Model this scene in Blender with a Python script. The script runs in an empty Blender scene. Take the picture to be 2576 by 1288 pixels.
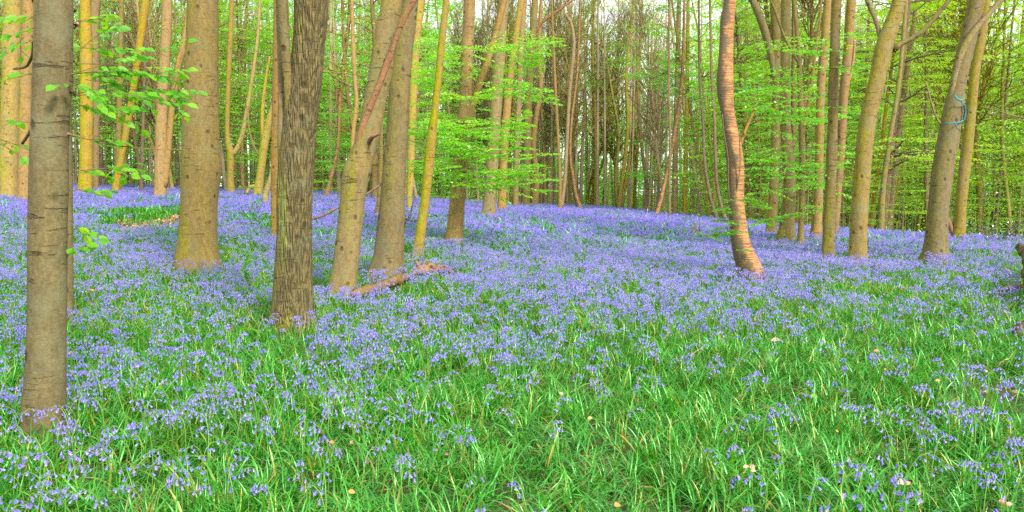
import bpy, math, random
import numpy as np
from mathutils import Vector, Matrix
random.seed(7)
rng = np.random.default_rng(7)
R = math.radians
PI = math.pi
scene = bpy.context.scene
COL = scene.collection

# ------------------------------------------------------------------ camera, sky, sun, exposure
EYE = 1.55
PITCH = math.atan(164 / 2022)
FOC = 2022.0                         # focal length in units of a 2576 px wide picture
cam_d = bpy.data.cameras.new('camera')
cam = bpy.data.objects.new('camera', cam_d)
COL.objects.link(cam)
cam.location = (0, 0, EYE)
cam.rotation_euler = (PI / 2 - PITCH, 0, 0)
cam_d.sensor_width = 36
cam_d.lens = 36 * FOC / 2576
cam_d.clip_start = 0.05
cam_d.clip_end = 1500
scene.camera = cam

SUN_EL, SUN_ROT = R(36), R(148)
world = bpy.data.worlds.new('World')
scene.world = world
world.use_nodes = True
wn = world.node_tree
bg = wn.nodes['Background']
sky = wn.nodes.new('ShaderNodeTexSky')
sky.sky_type = 'NISHITA'
sky.sun_disc = False
sky.sun_elevation = SUN_EL
sky.sun_rotation = SUN_ROT
sky.air_density = 1.0
sky.dust_density = 1.0
sky.ozone_density = 1.5
# thin bright overcast over the blue
veil = wn.nodes.new('ShaderNodeMix'); veil.data_type = 'RGBA'
veil.inputs[0].default_value = .6
veil.inputs[7].default_value = (7.2, 6.7, 7.0, 1)
wn.links.new(sky.outputs[0], veil.inputs[6])
wn.links.new(veil.outputs[2], bg.inputs[0])
bg.inputs[1].default_value = 0.15
sun_d = bpy.data.lights.new('sun', 'SUN')
sun_d.energy = 3.0
sun_d.angle = R(12)
sun_d.color = (1.0, 0.93, 0.80)
sun = bpy.data.objects.new('sun', sun_d)
COL.objects.link(sun)
sd = Vector((math.sin(SUN_ROT) * math.cos(SUN_EL), math.cos(SUN_ROT) * math.cos(SUN_EL), math.sin(SUN_EL)))
sun.rotation_euler = (-sd).to_track_quat('-Z', 'Y').to_euler()
sun.location = (30, 0, 40)
vs = scene.view_settings
vs.view_transform = 'Standard'
vs.look = 'None'
vs.gamma = 1
vs.exposure = 1.15
vs.use_curve_mapping = False
cy = scene.cycles
cy.max_bounces = 12
cy.diffuse_bounces = 9
cy.glossy_bounces = 2
cy.transmission_bounces = 8
cy.transparent_max_bounces = 4
cy.use_adaptive_sampling = True
cy.adaptive_threshold = 0.02
cy.use_denoising = False
scene.render.use_persistent_data = False

# ------------------------------------------------------------------ the lie of the land
AX = np.array([-900, 0, 480, 800, 1000, 1290, 1500, 1700, 1950, 2300, 2576, 3400], float)
AY = np.array([452, 455, 468, 480, 494, 511, 519, 540, 566, 582, 588, 596], float)

def slope_far(x, y):
    az = 1288 + FOC * x / np.maximum(y, 3.0)
    return (np.interp(az, AX, AY) - 480) / FOC

def canopy_z(x, y):
    """height of the tops of the plants"""
    x = np.asarray(x, float); y = np.asarray(y, float)
    d = np.maximum(np.hypot(x, y), 0.8)
    s = slope_far(x, y)
    az = FOC * x / np.maximum(y, 3.0)
    rise = np.interp(az, [-1288, -400, 0, 500, 1288], [.031, .026, .013, .007, .005])
    k = np.clip((d - 9) / 24, 0, 1); k = k * k * (3 - 2 * k)
    t = (EYE / d - rise * k - s) / 0.006
    a = s + 0.006 * np.where(t > 30, t, np.log1p(np.exp(np.minimum(t, 30))))
    und = 0.035 * np.sin(x * .8 + 1.3) * np.sin(y * .55 + .4) + 0.02 * np.sin(x * 1.9 + y * 1.3)
    return EYE - d * a + und * np.clip((d - 3) / 5, 0, 1)

PLANT = 0.17
def ground_z(x, y):
    return canopy_z(x, y) - PLANT

cp, sp = math.cos(PITCH), math.sin(PITCH)
def at(vx, vy, Y):
    """the point at distance Y in front of the lens seen at (vx, vy)"""
    dx = vx - 1288; du = 644 - vy
    d = np.array([dx, FOC * cp + du * sp, -FOC * sp + du * cp])
    p = d * (Y / d[1])
    p[2] += EYE
    return p

def hit(vx, vy):
    """where the sight line first meets the plants"""
    prev = 1.5
    for Y in np.geomspace(1.6, 120, 420):
        p = at(vx, vy, Y)
        if p[2] < canopy_z(p[0], p[1]):
            lo, hi = prev, Y
            for _ in range(12):
                m = (lo + hi) / 2
                q = at(vx, vy, m)
                if q[2] < canopy_z(q[0], q[1]): hi = m
                else: lo = m
            return at(vx, vy, hi)
        prev = Y
    return at(vx, vy, 85)

def project(x, y, z):
    z = z - EYE
    f = y * cp - z * sp
    u = y * sp + z * cp
    return 1288 + FOC * x / f, 644 - FOC * u / f

# ------------------------------------------------------------------ materials
class NT:
    def __init__(self, name):
        self.m = bpy.data.materials.new(name)
        self.m.use_nodes = True
        self.t = self.m.node_tree
        self.t.nodes.clear()
        self.out = self.n('ShaderNodeOutputMaterial')
    def n(self, kind, **kw):
        nd = self.t.nodes.new(kind)
        for k, v in kw.items(): setattr(nd, k, v)
        return nd
    def l(self, a, b): self.t.links.new(a, b)
    def set(self, sock, v):
        if hasattr(v, 'is_linked') or hasattr(v, 'links'): self.l(v, sock)
        else: sock.default_value = v
    def noise(self, vec, scale, detail=3, rough=.55, dist=0):
        nd = self.n('ShaderNodeTexNoise')
        self.l(vec, nd.inputs['Vector'])
        nd.inputs['Scale'].default_value = scale
        nd.inputs['Detail'].default_value = detail
        nd.inputs['Roughness'].default_value = rough
        nd.inputs['Distortion'].default_value = dist
        return nd.outputs['Fac']
    def mapping(self, vec, scale):
        nd = self.n('ShaderNodeMapping')
        self.l(vec, nd.inputs[0]); nd.inputs['Scale'].default_value = scale
        return nd.outputs[0]
    def ramp(self, fac, a, b, lo=0., hi=1.):
        nd = self.n('ShaderNodeMapRange')
        nd.interpolation_type = 'SMOOTHSTEP'
        self.set(nd.inputs[0], fac)
        nd.inputs[1].default_value = a; nd.inputs[2].default_value = b
        nd.inputs[3].default_value = lo; nd.inputs[4].default_value = hi
        return nd.outputs[0]
    def math(self, op, a, b=0.):
        nd = self.n('ShaderNodeMath', operation=op)
        self.set(nd.inputs[0], a); self.set(nd.inputs[1], b)
        return nd.outputs[0]
    def mix(self, f, a, b, blend='MIX'):
        nd = self.n('ShaderNodeMix', data_type='RGBA', blend_type=blend)
        self.set(nd.inputs[0], f)
        self.set(nd.inputs[6], a if hasattr(a, 'links') else (*a, 1))
        self.set(nd.inputs[7], b if hasattr(b, 'links') else (*b, 1))
        return nd.outputs[2]
    def attr(self, name):
        nd = self.n('ShaderNodeAttribute'); nd.attribute_name = name
        return nd.outputs['Fac']
    def objrand(self):
        nd = self.n('ShaderNodeObjectInfo')
        return nd.outputs['Random']
    def objcoord(self, shift=True):
        tc = self.n('ShaderNodeTexCoord')
        if not shift: return tc.outputs['Object']
        r = self.objrand()
        k = self.math('MULTIPLY', r, 57.0)
        v = self.n('ShaderNodeVectorMath', operation='ADD')
        self.l(tc.outputs['Object'], v.inputs[0]); self.l(k, v.inputs[1])
        return v.outputs[0]

def principled(t, col, rough=.8, bump=None, strength=.4, dist=.02, spec=.3):
    p = t.n('ShaderNodeBsdfPrincipled')
    t.set(p.inputs['Base Color'], col if hasattr(col, 'links') else (*col, 1))
    t.set(p.inputs['Roughness'], rough)
    p.inputs['Specular IOR Level'].default_value = spec
    if bump is not None:
        b = t.n('ShaderNodeBump')
        b.inputs['Strength'].default_value = strength
        b.inputs['Distance'].default_value = dist
        t.l(bump, b.inputs['Height']); t.l(b.outputs[0], p.inputs['Normal'])
    t.l(p.outputs[0], t.out.inputs[0])
    return p

def bark(name, base, alt, moss=(.30, .27, .02), moss_amt=.5, dark=.25, crack=.5, side=-1.0, ridge=0., rough=.8, streak=None):
    t = NT(name)
    co = t.objcoord()
    A = t.noise(t.mapping(co, (1, 1, .3)), 4.5, 4, .6)
    col = t.mix(t.ramp(A, .35, .65), base, alt)
    # moss and algae on one flank and in runs down the trunk
    geo = t.n('ShaderNodeNewGeometry')
    sx = t.n('ShaderNodeSeparateXYZ'); t.l(geo.outputs['Normal'], sx.inputs[0])
    D = t.noise(t.mapping(co, (1, 1, .18)), 3.2, 3, .6)
    flank = t.math('MULTIPLY', sx.outputs[0], side * .22)
    mm = t.ramp(t.math('ADD', D, flank), .62 - .22 * moss_amt, .78 - .2 * moss_amt, 0, min(1, .35 + moss_amt))
    col = t.mix(mm, col, moss)
    if streak:
        x0, wx, z0, z1 = streak
        so = t.n('ShaderNodeSeparateXYZ'); t.l(t.objcoord(False), so.inputs[0])
        dx = t.math('ABSOLUTE', t.math('SUBTRACT', t.math('ADD', so.outputs[0], t.math('MULTIPLY', D, .08)), x0 + .04))
        m1 = t.ramp(dx, wx * .3, wx, 1, 0)
        m2 = t.math('MULTIPLY', t.ramp(so.outputs[2], z0 - .3, z0 + .4), t.ramp(so.outputs[2], z1 - .7, z1, 1, 0))
        m3 = t.math('MULTIPLY', t.math('MULTIPLY', m1, m2), t.ramp(sx.outputs[1], -.3, .2, 1, 0))
        col = t.mix(t.math('MULTIPLY', m3, .9), col, (.36, .46, .003))
    # fine mottling
    S = t.noise(co, 38, 5, .7)
    S3 = t.noise(t.mapping(co, (1, 1, .45)), 15, 6, .75)
    col = t.mix(t.ramp(S3, .36, .6, .6, 0), col, tuple(c * .45 for c in base))
    col = t.mix(t.ramp(S, .3, .65, .55, 0), col, tuple(c * .35 for c in base))
    S2 = t.noise(co, 95, 2, .6)
    col = t.mix(t.ramp(S2, .56, .8, 0, .16), col, (.46, .41, .30))
    # damp streaks and grey-green lichen blotches
    ST = t.noise(t.mapping(co, (1, 1, .07)), 9, 4, .7)
    col = t.mix(t.ramp(ST, .55, .7, 0, .3), col, tuple(c * .4 for c in base))
    LB = t.noise(co, 2.6, 7, .72)
    col = t.mix(t.ramp(LB, .5, .66, 0, .55), col, (.17, .175, .085))
    # horizontal wrinkles
    C = t.noise(t.mapping(co, (1, 1, 8)), 3.0, 4, .65, .3)
    Cm = t.noise(co, 1.7, 2)
    ck = t.math('MULTIPLY', t.ramp(C, .60, .68), t.ramp(Cm, .42, .6))
    col = t.mix(t.math('MULTIPLY', ck, crack), col, tuple(c * dark for c in base))
    # scars
    K = t.n('ShaderNodeTexVoronoi'); t.l(t.mapping(co, (1, 1, .8)), K.inputs['Vector']); K.inputs['Scale'].default_value = 4.2
    km = t.ramp(K.outputs['Distance'], .06, .2, .9, 0)
    col = t.mix(km, col, tuple(c * .3 for c in base))
    h = t.math('ADD', t.math('MULTIPLY', S, .35), t.math('MULTIPLY', t.math('ADD', ck, km), -.8))
    dist = .012
    if ridge:
        W = t.n('ShaderNodeTexVoronoi', feature='DISTANCE_TO_EDGE'); t.l(t.mapping(co, (1, 1, .12)), W.inputs['Vector']); W.inputs['Scale'].default_value = 34
        wr = t.ramp(W.outputs['Distance'], .0, .35)
        col = t.mix(t.math('MULTIPLY', t.math('SUBTRACT', 1., wr), ridge), col, tuple(c * .42 for c in base))
        h = t.math('ADD', h, t.math('MULTIPLY', wr, 1.2)); dist = .016
    # each tree its own tone
    hsv = t.n('ShaderNodeHueSaturation')
    r = t.objrand()
    hsv.inputs['Hue'].default_value = .5
    t.set(hsv.inputs['Value'], t.math('ADD', t.math('MULTIPLY', r, .4), .8))
    t.set(hsv.inputs['Saturation'], t.math('ADD', t.math('MULTIPLY', t.math('FRACT', t.math('MULTIPLY', r, 7.3)), .25), .9))
    t.l(col, hsv.inputs['Color'])
    principled(t, hsv.outputs[0], rough, h, 1., dist * 1.6, .2)
    return t.m

def cherry_bark():
    t = NT('peeling_band_bark')
    co = t.objcoord(False)
    A = t.noise(t.mapping(co, (1, 1, 12)), 3.6, 5, .72, .9)
    B = t.noise(t.mapping(co, (1, 1, 20)), 4.2, 3, .6, .8)
    col = t.mix(t.ramp(A, .36, .64), (.19, .075, .024), (.52, .27, .085))
    col = t.mix(t.ramp(B, .54, .62, 0, .9), col, (.09, .04, .015))
    col = t.mix(t.ramp(t.noise(co, 60, 3), .55, .75, 0, .5), col, (.60, .44, .30))
    col = t.mix(t.ramp(t.noise(t.mapping(co, (1, 1, .6)), 1.6, 3), .56, .72, 0, .8), col, (.07, .06, .03))
    geo = t.n('ShaderNodeNewGeometry')
    sx = t.n('ShaderNodeSeparateXYZ'); t.l(geo.outputs['Normal'], sx.inputs[0])
    lich = t.ramp(t.math('SUBTRACT', t.noise(co, 5, 4), t.math('MULTIPLY', sx.outputs[0], .35)), .5, .68, 0, .85)
    col = t.mix(lich, col, (.10, .085, .04))
    principled(t, col, .6, t.math('ADD', A, t.math('MULTIPLY', B, -.6)), .9, .014, .35)
    return t.m

def leaf_mat(name, c0, c1, c2, trans=.5, rough=.45, gloss=.12, glosscol=(1, 1, 1)):
    t = NT(name)
    a = t.attr('tint')
    r = t.objrand()
    a2 = t.math('ADD', t.math('MULTIPLY', a, .7), t.math('MULTIPLY', r, .3))
    col = t.mix(t.ramp(a2, .15, .55), c0, c1)
    col = t.mix(t.ramp(a2, .6, .95), col, c2)
    if name == 'bluebell_leaf':      # the odd blade has yellowed
        col = t.mix(t.ramp(a, .90, .97), col, (.46, .40, .07))
        col = t.mix(t.ramp(a, .06, .02), col, (.30, .20, .06))
    d = t.n('ShaderNodeBsdfDiffuse'); t.l(col, d.inputs[0])
    tr = t.n('ShaderNodeBsdfTranslucent')
    t.l(t.mix(1., col, (1.25, 1.15, .45), 'MULTIPLY'), tr.inputs[0])
    m = t.n('ShaderNodeMixShader'); m.inputs[0].default_value = trans
    t.l(d.outputs[0], m.inputs[1]); t.l(tr.outputs[0], m.inputs[2])
    g = t.n('ShaderNodeBsdfGlossy'); g.inputs['Roughness'].default_value = rough
    g.inputs[0].default_value = (*glosscol, 1)
    m2 = t.n('ShaderNodeMixShader')
    lw = t.n('ShaderNodeLayerWeight'); lw.inputs[0].default_value = .25
    t.l(t.math('MULTIPLY', t.math('ADD', lw.outputs['Facing'], .35), gloss), m2.inputs[0])
    t.l(m.outputs[0], m2.inputs[1]); t.l(g.outputs[0], m2.inputs[2])
    t.l(m2.outputs[0], t.out.inputs[0])
    return t.m

M = {}
M['beech'] = bark('beech_bark', (.26, .195, .066), (.235, .182, .08), moss=(.25, .24, .02), moss_amt=.38)
M['beech_grey'] = bark('grey_beech_bark', (.20, .158, .05), (.175, .142, .058), moss_amt=.25, crack=.7)
M['beech_gold'] = bark('golden_beech_bark', (.37, .26, .055), (.32, .235, .075), moss=(.30, .32, .008), moss_amt=.7, crack=.35)
M['beech_pink'] = bark('pinkish_brown_bark', (.37, .235, .085), (.32, .215, .09), moss=(.36, .34, .02), moss_amt=.3)
M['oak'] = bark('ridged_bark', (.23, .18, .055), (.19, .155, .055), moss=(.34, .33, .01), moss_amt=.55, crack=.15, ridge=.35, streak=(-.06, .09, .9, 2.1))
M['far_pale'] = bark('far_pale_bark', (.44, .31, .19), (.36, .27, .20), moss=(.36, .34, .05), moss_amt=.4, crack=.2)
M['far_brown'] = bark('far_brown_bark', (.30, .195, .09), (.24, .17, .10), moss=(.26, .22, .03), moss_amt=.4, crack=.3)
M['far_olive'] = bark('far_olive_bark', (.30, .225, .055), (.24, .19, .065), moss=(.34, .30, .02), moss_amt=.65, crack=.3)
M['far_dark'] = bark('far_dark_bark', (.19, .135, .085), (.24, .17, .12), moss_amt=.15, crack=.3)
M['cherry'] = cherry_bark()
M['dead'] = bark('bare_dead_wood', (.38, .19, .09), (.22, .12, .07), moss_amt=0, crack=.8, dark=.12, rough=.7)
M['log'] = bark('weathered_log_wood', (.29, .19, .09), (.26, .15, .07), moss=(.30, .16, .05), moss_amt=.3, crack=.8)
M['stump'] = bark('rotten_stump_wood', (.10, .055, .03), (.06, .035, .02), moss=(.20, .2, .03), moss_amt=.35, crack=.9)
M['twig'] = bark('twig_bark', (.22, .14, .08), (.28, .18, .10), moss_amt=.1, crack=.2)
M['leaf'] = leaf_mat('beech_leaf', (.08, .36, .012), (.16, .50, .012), (.30, .60, .02), .6, .5, .05)
M['leaf_b'] = leaf_mat('fresh_beech_leaf', (.11, .50, .01), (.22, .66, .01), (.42, .74, .02), .6)
M['leaf_y'] = leaf_mat('sunlit_beech_leaf', (.17, .50, .01), (.34, .68, .012), (.62, .78, .03), .6)
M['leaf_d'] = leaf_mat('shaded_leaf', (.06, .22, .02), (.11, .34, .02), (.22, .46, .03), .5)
M['holly'] = leaf_mat('holly_leaf', (.015, .05, .02), (.03, .09, .035), (.05, .14, .04), .1, .3, .35)
M['blade'] = leaf_mat('bluebell_leaf', (.022, .15, .008), (.055, .31, .012), (.17, .46, .012), .38, .33, .24, (.45, 1, .45))
M['stem'] = leaf_mat('flower_stem', (.10, .30, .03), (.16, .36, .04), (.14, .16, .20), .2, .4, .1)
M['bell'] = leaf_mat('bluebell_petal', (.185, .155, .69), (.285, .24, .80), (.56, .43, .87), .45, .5, .1)
M['bell'].node_tree.nodes  # petals share the leaf shader; their light-through tint is set below
for nd in M['bell'].node_tree.nodes:
    if nd.type == 'MIX' and nd.blend_type == 'MULTIPLY': nd.inputs[7].default_value = (1.1, .95, 1.1, 1)
M['litter'] = leaf_mat('dry_leaf', (.44, .20, .11), (.60, .34, .20), (.72, .50, .34), .2)
M['litter_orange'] = leaf_mat('orange_dry_leaf', (.60, .26, .05), (.66, .30, .06), (.7, .36, .1), .3)

def ground_mat():
    t = NT('woodland_soil')
    tc = t.n('ShaderNodeTexCoord'); co = tc.outputs['Object']
    A = t.noise(co, 1.1, 5, .6); B = t.noise(co, 22, 4, .7)
    col = t.mix(t.ramp(A, .4, .62), (.03, .06, .012), (.08, .06, .025))
    col = t.mix(t.ramp(B, .5, .7), col, (.22, .12, .07))
    principled(t, col, .95, B, .8, .03)
    return t.m
M['ground'] = ground_mat()
def plain(name, col, rough=.6):
    t = NT(name)
    n_ = t.noise(t.objcoord(), 30, 3)
    principled(t, t.mix(t.ramp(n_, .3, .7), col, tuple(c * .6 for c in col)), rough, n_, .3)
    return t.m
M['rope'] = plain('teal_cord', (.025, .30, .33), .6)
M['rope_dark'] = plain('dark_teal_sleeve', (.03, .12, .14), .45)
M['redbud'] = plain('dark_red_dry_leaf', (.18, .03, .025), .8)

# ------------------------------------------------------------------ mesh tools
class MB:
    def __init__(self):
        self.v = []; self.f4 = []; self.f3 = []; self.t4 = []; self.t3 = []; self.n = 0
        self.m4 = []; self.m3 = []
    def add(self, v, quads=None, tris=None, tint=0.5, mi=0):
        v = np.asarray(v, float).reshape(-1, 3)
        if quads is not None and len(quads):
            q = np.asarray(quads, int).reshape(-1, 4); self.f4.append(q + self.n)
            self.t4.append(np.broadcast_to(np.asarray(tint, float), (len(q),)).copy() if np.ndim(tint) == 0 or len(np.atleast_1d(tint)) == len(q) else np.resize(tint, len(q)))
            self.m4.append(np.full(len(q), mi))
        if tris is not None and len(tris):
            q = np.asarray(tris, int).reshape(-1, 3); self.f3.append(q + self.n)
            self.t3.append(np.full(len(q), float(np.mean(tint)))); self.m3.append(np.full(len(q), mi))
        self.v.append(v); self.n += len(v)
        return self
    def mesh(self, name, mats, smooth=True):
        me = bpy.data.meshes.new(name)
        if self.n == 0: return me
        v = np.concatenate(self.v)
        f4 = np.concatenate(self.f4) if self.f4 else np.zeros((0, 4), int)
        f3 = np.concatenate(self.f3) if self.f3 else np.zeros((0, 3), int)
        t = np.concatenate([np.concatenate(self.t4) if self.t4 else np.zeros(0), np.concatenate(self.t3) if self.t3 else np.zeros(0)])
        mi = np.concatenate([np.concatenate(self.m4) if self.m4 else np.zeros(0), np.concatenate(self.m3) if self.m3 else np.zeros(0)]).astype(int)
        me.vertices.add(len(v)); me.vertices.foreach_set('co', v.ravel())
        nl = len(f4) * 4 + len(f3) * 3
        me.loops.add(nl); me.loops.foreach_set('vertex_index', np.concatenate([f4.ravel(), f3.ravel()]))
        npoly = len(f4) + len(f3)
        me.polygons.add(npoly)
        st = np.concatenate([np.arange(len(f4)) * 4, len(f4) * 4 + np.arange(len(f3)) * 3])
        me.polygons.foreach_set('loop_start', st)
        me.update(calc_edges=True)
        me.validate()
        if smooth: me.polygons.foreach_set('use_smooth', np.ones(npoly, bool))
        if len(me.polygons) == npoly:
            me.polygons.foreach_set('material_index', mi)
            a = me.attributes.new('tint', 'FLOAT', 'FACE'); a.data.foreach_set('value', t)
        for m in (mats if isinstance(mats, (list, tuple)) else [mats]): me.materials.append(m)
        return me

def link(name, me, parent=None, loc=None):
    o = bpy.data.objects.new(name, me)
    COL.objects.link(o)
    if parent is not None: o.parent = parent
    if loc is not None: o.location = loc
    return o
def obj(name, mb, mats, parent=None, loc=None, smooth=True):
    return link(name, mb.mesh(name, mats, smooth), parent, loc)
def tag(o, label=None, cat=None, group=None, kind=None):
    if label: o['label'] = label
    if cat: o['category'] = cat
    if group: o['group'] = group
    if kind: o['kind'] = kind
    return o
def empty(name, loc):
    o = bpy.data.objects.new(name, None)
    o.empty_display_size = .2
    COL.objects.link(o); o.location = loc
    return o

def catmull(P, n):
    P = np.asarray(P, float)
    if len(P) < 3:
        t = np.linspace(0, 1, n)[:, None]
        return P[0] * (1 - t) + P[-1] * t
    seg = np.r_[0, np.cumsum(np.maximum(np.linalg.norm(np.diff(P[:, :3], axis=0), axis=1), 1e-6))]
    u = np.linspace(0, seg[-1], n)
    i = np.clip(np.searchsorted(seg, u, side='right') - 1, 0, len(P) - 2)
    Pe = np.vstack([2 * P[0] - P[1], P, 2 * P[-1] - P[-2]])
    t = ((u - seg[i]) / (seg[i + 1] - seg[i]))[:, None]
    p0, p1, p2, p3 = Pe[i], Pe[i + 1], Pe[i + 2], Pe[i + 3]
    return .5 * (2 * p1 + (p2 - p0) * t + (2 * p0 - 5 * p1 + 4 * p2 - p3) * t * t + (3 * p1 - p0 - 3 * p2 + p3) * t ** 3)

def tube(mb, P, rad, sides=8, tint=.5, lumps=0., flare=0., seed=None, cap=False, knots=0, mi=0):
    """a round limb along P with radius rad; lumps and flare roughen it into bark-like form"""
    P = np.asarray(P, float); n = len(P)
    rad = np.broadcast_to(np.asarray(rad, float), (n,)).copy()
    T = np.gradient(P, axis=0); T /= np.maximum(np.linalg.norm(T, axis=1), 1e-9)[:, None]
    ref = np.array([1., 0, 0]) if abs(T[0][0]) < .8 else np.array([0, 1., 0])
    X = ref - T * (T @ ref)[:, None]; X /= np.linalg.norm(X, axis=1)[:, None]
    Y = np.cross(T, X)
    th = np.linspace(0, 2 * PI, sides, endpoint=False)
    s = np.r_[0, np.cumsum(np.linalg.norm(np.diff(P, axis=0), axis=1))]
    rr = rad[:, None] * np.ones(sides)
    if lumps or flare:
        g = np.random.default_rng(seed if seed is not None else rng.integers(1 << 30))
        f = np.zeros((n, sides))
        for _ in range(7):
            k = g.integers(1, 4); w = g.uniform(.6, 6); ph = g.uniform(0, 6.28); ph2 = g.uniform(0, 6.28)
            f += g.uniform(.3, 1) * np.sin(k * th[None] + ph + .6 * np.sin(s[:, None] * .9 + ph2)) * np.sin(w * s[:, None] + ph2)
        rr *= 1 + lumps * f / 3
        if flare:
            k = g.integers(3, 5); ph = g.uniform(0, 6.28)
            rr *= 1 + flare * np.exp(-s[:, None] / .36) * (.35 + .65 * np.cos(k * th[None] + ph) + .3 * np.cos((k + 2) * th[None] + 2 * ph))
        for _ in range(knots):
            z0 = g.uniform(.1, .95) * s[-1]; t0 = g.uniform(0, 6.28); a = g.uniform(.05, .16); w = rad[0] * g.uniform(.25, .6)
            dth = np.abs((th[None] - t0 + PI) % (2 * PI) - PI) * rad[:, None]
            rr += rad[:, None] * a * np.exp(-(dth ** 2 + (s[:, None] - z0) ** 2) / (2 * w * w))
    V = P[:, None] + rr[..., None] * (np.cos(th)[None, :, None] * X[:, None] + np.sin(th)[None, :, None] * Y[:, None])
    i = np.arange(n - 1)[:, None]; j = np.arange(sides)[None]
    a = i * sides + j; b = i * sides + (j + 1) % sides
    q = np.stack([a, b, b + sides, a + sides], -1).reshape(-1, 4)
    V = V.reshape(-1, 3)
    tris = None
    if cap:
        V = np.vstack([V, P[0], P[-1]])
        c0, c1 = n * sides, n * sides + 1
        tris = [(c0, (k + 1) % sides, k) for k in range(sides)] + [(c1, (n - 1) * sides + k, (n - 1) * sides + (k + 1) % sides) for k in range(sides)]
    mb.add(V, q, tris, tint=tint, mi=mi)

def leaves(mb, C, D, Nn, size, wide=.55, tint=None, fine=False, mi=0):
    """many leaves at once: C tip-side centres, D along, Nn up; each a folded blade"""
    C = np.asarray(C, float); n = len(C)
    if n == 0: return
    D = D / np.maximum(np.linalg.norm(D, axis=1), 1e-9)[:, None]
    S = np.cross(D, Nn); S /= np.maximum(np.linalg.norm(S, axis=1), 1e-9)[:, None]
    U = np.cross(S, D)
    L = np.broadcast_to(size, (n,))[:, None]; W = L * wide * .5
    if tint is None: tint = rng.random(n)
    if not fine:
        V = np.stack([C - D * L * .5, C + S * W - D * L * .05 + U * W * .25, C + D * L * .5 - U * L * .08, C - S * W - D * L * .05 + U * W * .25], 1).reshape(-1, 3)
        q = np.arange(n * 4).reshape(-1, 4)
        mb.add(V, q, tint=tint, mi=mi)
    else:
        V = np.stack([C - D * L * .5, C + S * W * .75 - D * L * .27 + U * W * .22, C + S * W + D * L * .05 + U * W * .25, C + S * W * .6 + D * L * .32 + U * W * .1,
                      C + D * L * .55 - U * L * .1,
                      C - S * W * .6 + D * L * .32 + U * W * .1, C - S * W + D * L * .05 + U * W * .25, C - S * W * .75 - D * L * .27 + U * W * .22, C], 1).reshape(-1, 3)
        b = (np.arange(n) * 9)[:, None]
        q = np.concatenate([b + [0, 1, 2, 8], b + [8, 2, 3, 4], b + [8, 4, 5, 6], b + [0, 8, 6, 7]], 1).reshape(-1, 4)
        mb.add(V, q, tint=np.repeat(tint, 4), mi=mi)

UPV = np.array([0, 0, 1.])
def spray(mb, tw, O, az, L, n, size, droop=.12, width=.38, twig_r=.006, rise=.0, fine=False, tintb=.5):
    """one flat layered beech spray: a main twig, side twigs and leaves held level"""
    d = np.array([math.cos(az), math.sin(az), rise]); s = np.array([-math.sin(az), math.cos(az), 0])
    tt = np.linspace(0, 1, 6)
    main = O + d * (tt * L)[:, None] - UPV * (droop * L * tt ** 2)[:, None]
    if tw is not None: tube(tw, main, np.linspace(twig_r, twig_r * .3, 6), 3, tint=.3)
    t = rng.uniform(.08, 1.03, n); side = rng.choice([-1, 1], n)
    w = width * L * np.sin(np.clip(t * .85 + .12, 0, 1) * PI) ** .7
    lat = rng.uniform(.05, 1, n) * w
    z = -droop * L * t ** 2 - rng.uniform(0, .06, n) * L * .5 - lat * .12
    C = O + d * ((t * L) + lat * .35)[:, None] + s * (lat * side)[:, None] + UPV * z[:, None]
    D = d[None] * .8 + s[None] * (side * rng.uniform(.3, 1.1, n))[:, None] + UPV * rng.normal(-.18, .16, n)[:, None]
    Nn = UPV + rng.normal(0, .5, (n, 3))
    leaves(mb, C, D, Nn, size * rng.uniform(.65, 1.15, n), tint=np.clip(tintb + rng.normal(0, .22, n), 0, 1), fine=fine)
    if tw is not None and twig_r > .002:
        for k in range(5):
            t0 = .2 + .15 * k; sd_ = 1 if k % 2 else -1; w0 = width * L * .8 * math.sin(min(1, t0 * .85 + .12) * PI) ** .7
            p0 = O + d * t0 * L - UPV * droop * L * t0 ** 2
            tube(tw, [p0, p0 + d * w0 * .3 + s * sd_ * w0 - UPV * w0 * .12], [twig_r * .5, twig_r * .2], 3, tint=.3)

# ------------------------------------------------------------------ the ground
def build_ground():
    az = np.linspace(0, 2 * PI, 289)[:-1]
    rr = np.r_[0.02, np.geomspace(.8, 620, 130)]
    A, D = np.meshgrid(az, rr)
    x = D * np.cos(A); y = D * np.sin(A)
    z = ground_z(x, y)
    far = np.clip((D - 110) / 250, 0, 1)
    z = z * (1 - far) + far * -2.0
    z += .02 * np.sin(x * 3.1 + y) * np.sin(y * 2.7) * (D < 60)
    na, nr = len(az), len(rr)
    i = np.arange(nr - 1)[:, None]; j = np.arange(na)[None]
    a = i * na + j; b = i * na + (j + 1) % na
    q = np.stack([a, b, b + na, a + na], -1).reshape(-1, 4)
    mb = MB(); mb.add(np.stack([x, y, z], -1).reshape(-1, 3), q)
    o = obj('ground', mb, M['ground'])
    tag(o, 'woodland floor of soil and leaf litter under the bluebells', kind='structure')
build_ground()

# ------------------------------------------------------------------ landmark trees, each traced at its own distance
def limb_pts(px, Y0, dY=0.):
    """[(vx, vy, width)] -> points and radii at distance Y0, leaning dY metres away per metre of height"""
    P = []; r = []
    base = None
    for vx, vy, w in px:
        p = at(vx, vy, Y0)
        if base is None: base = p[2]
        Yk = Y0 + dY * (p[2] - base)
        p = at(vx, vy, Yk)
        P.append(p); r.append(w * Yk / FOC / 2)
    return np.array(P), np.array(r)

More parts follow.
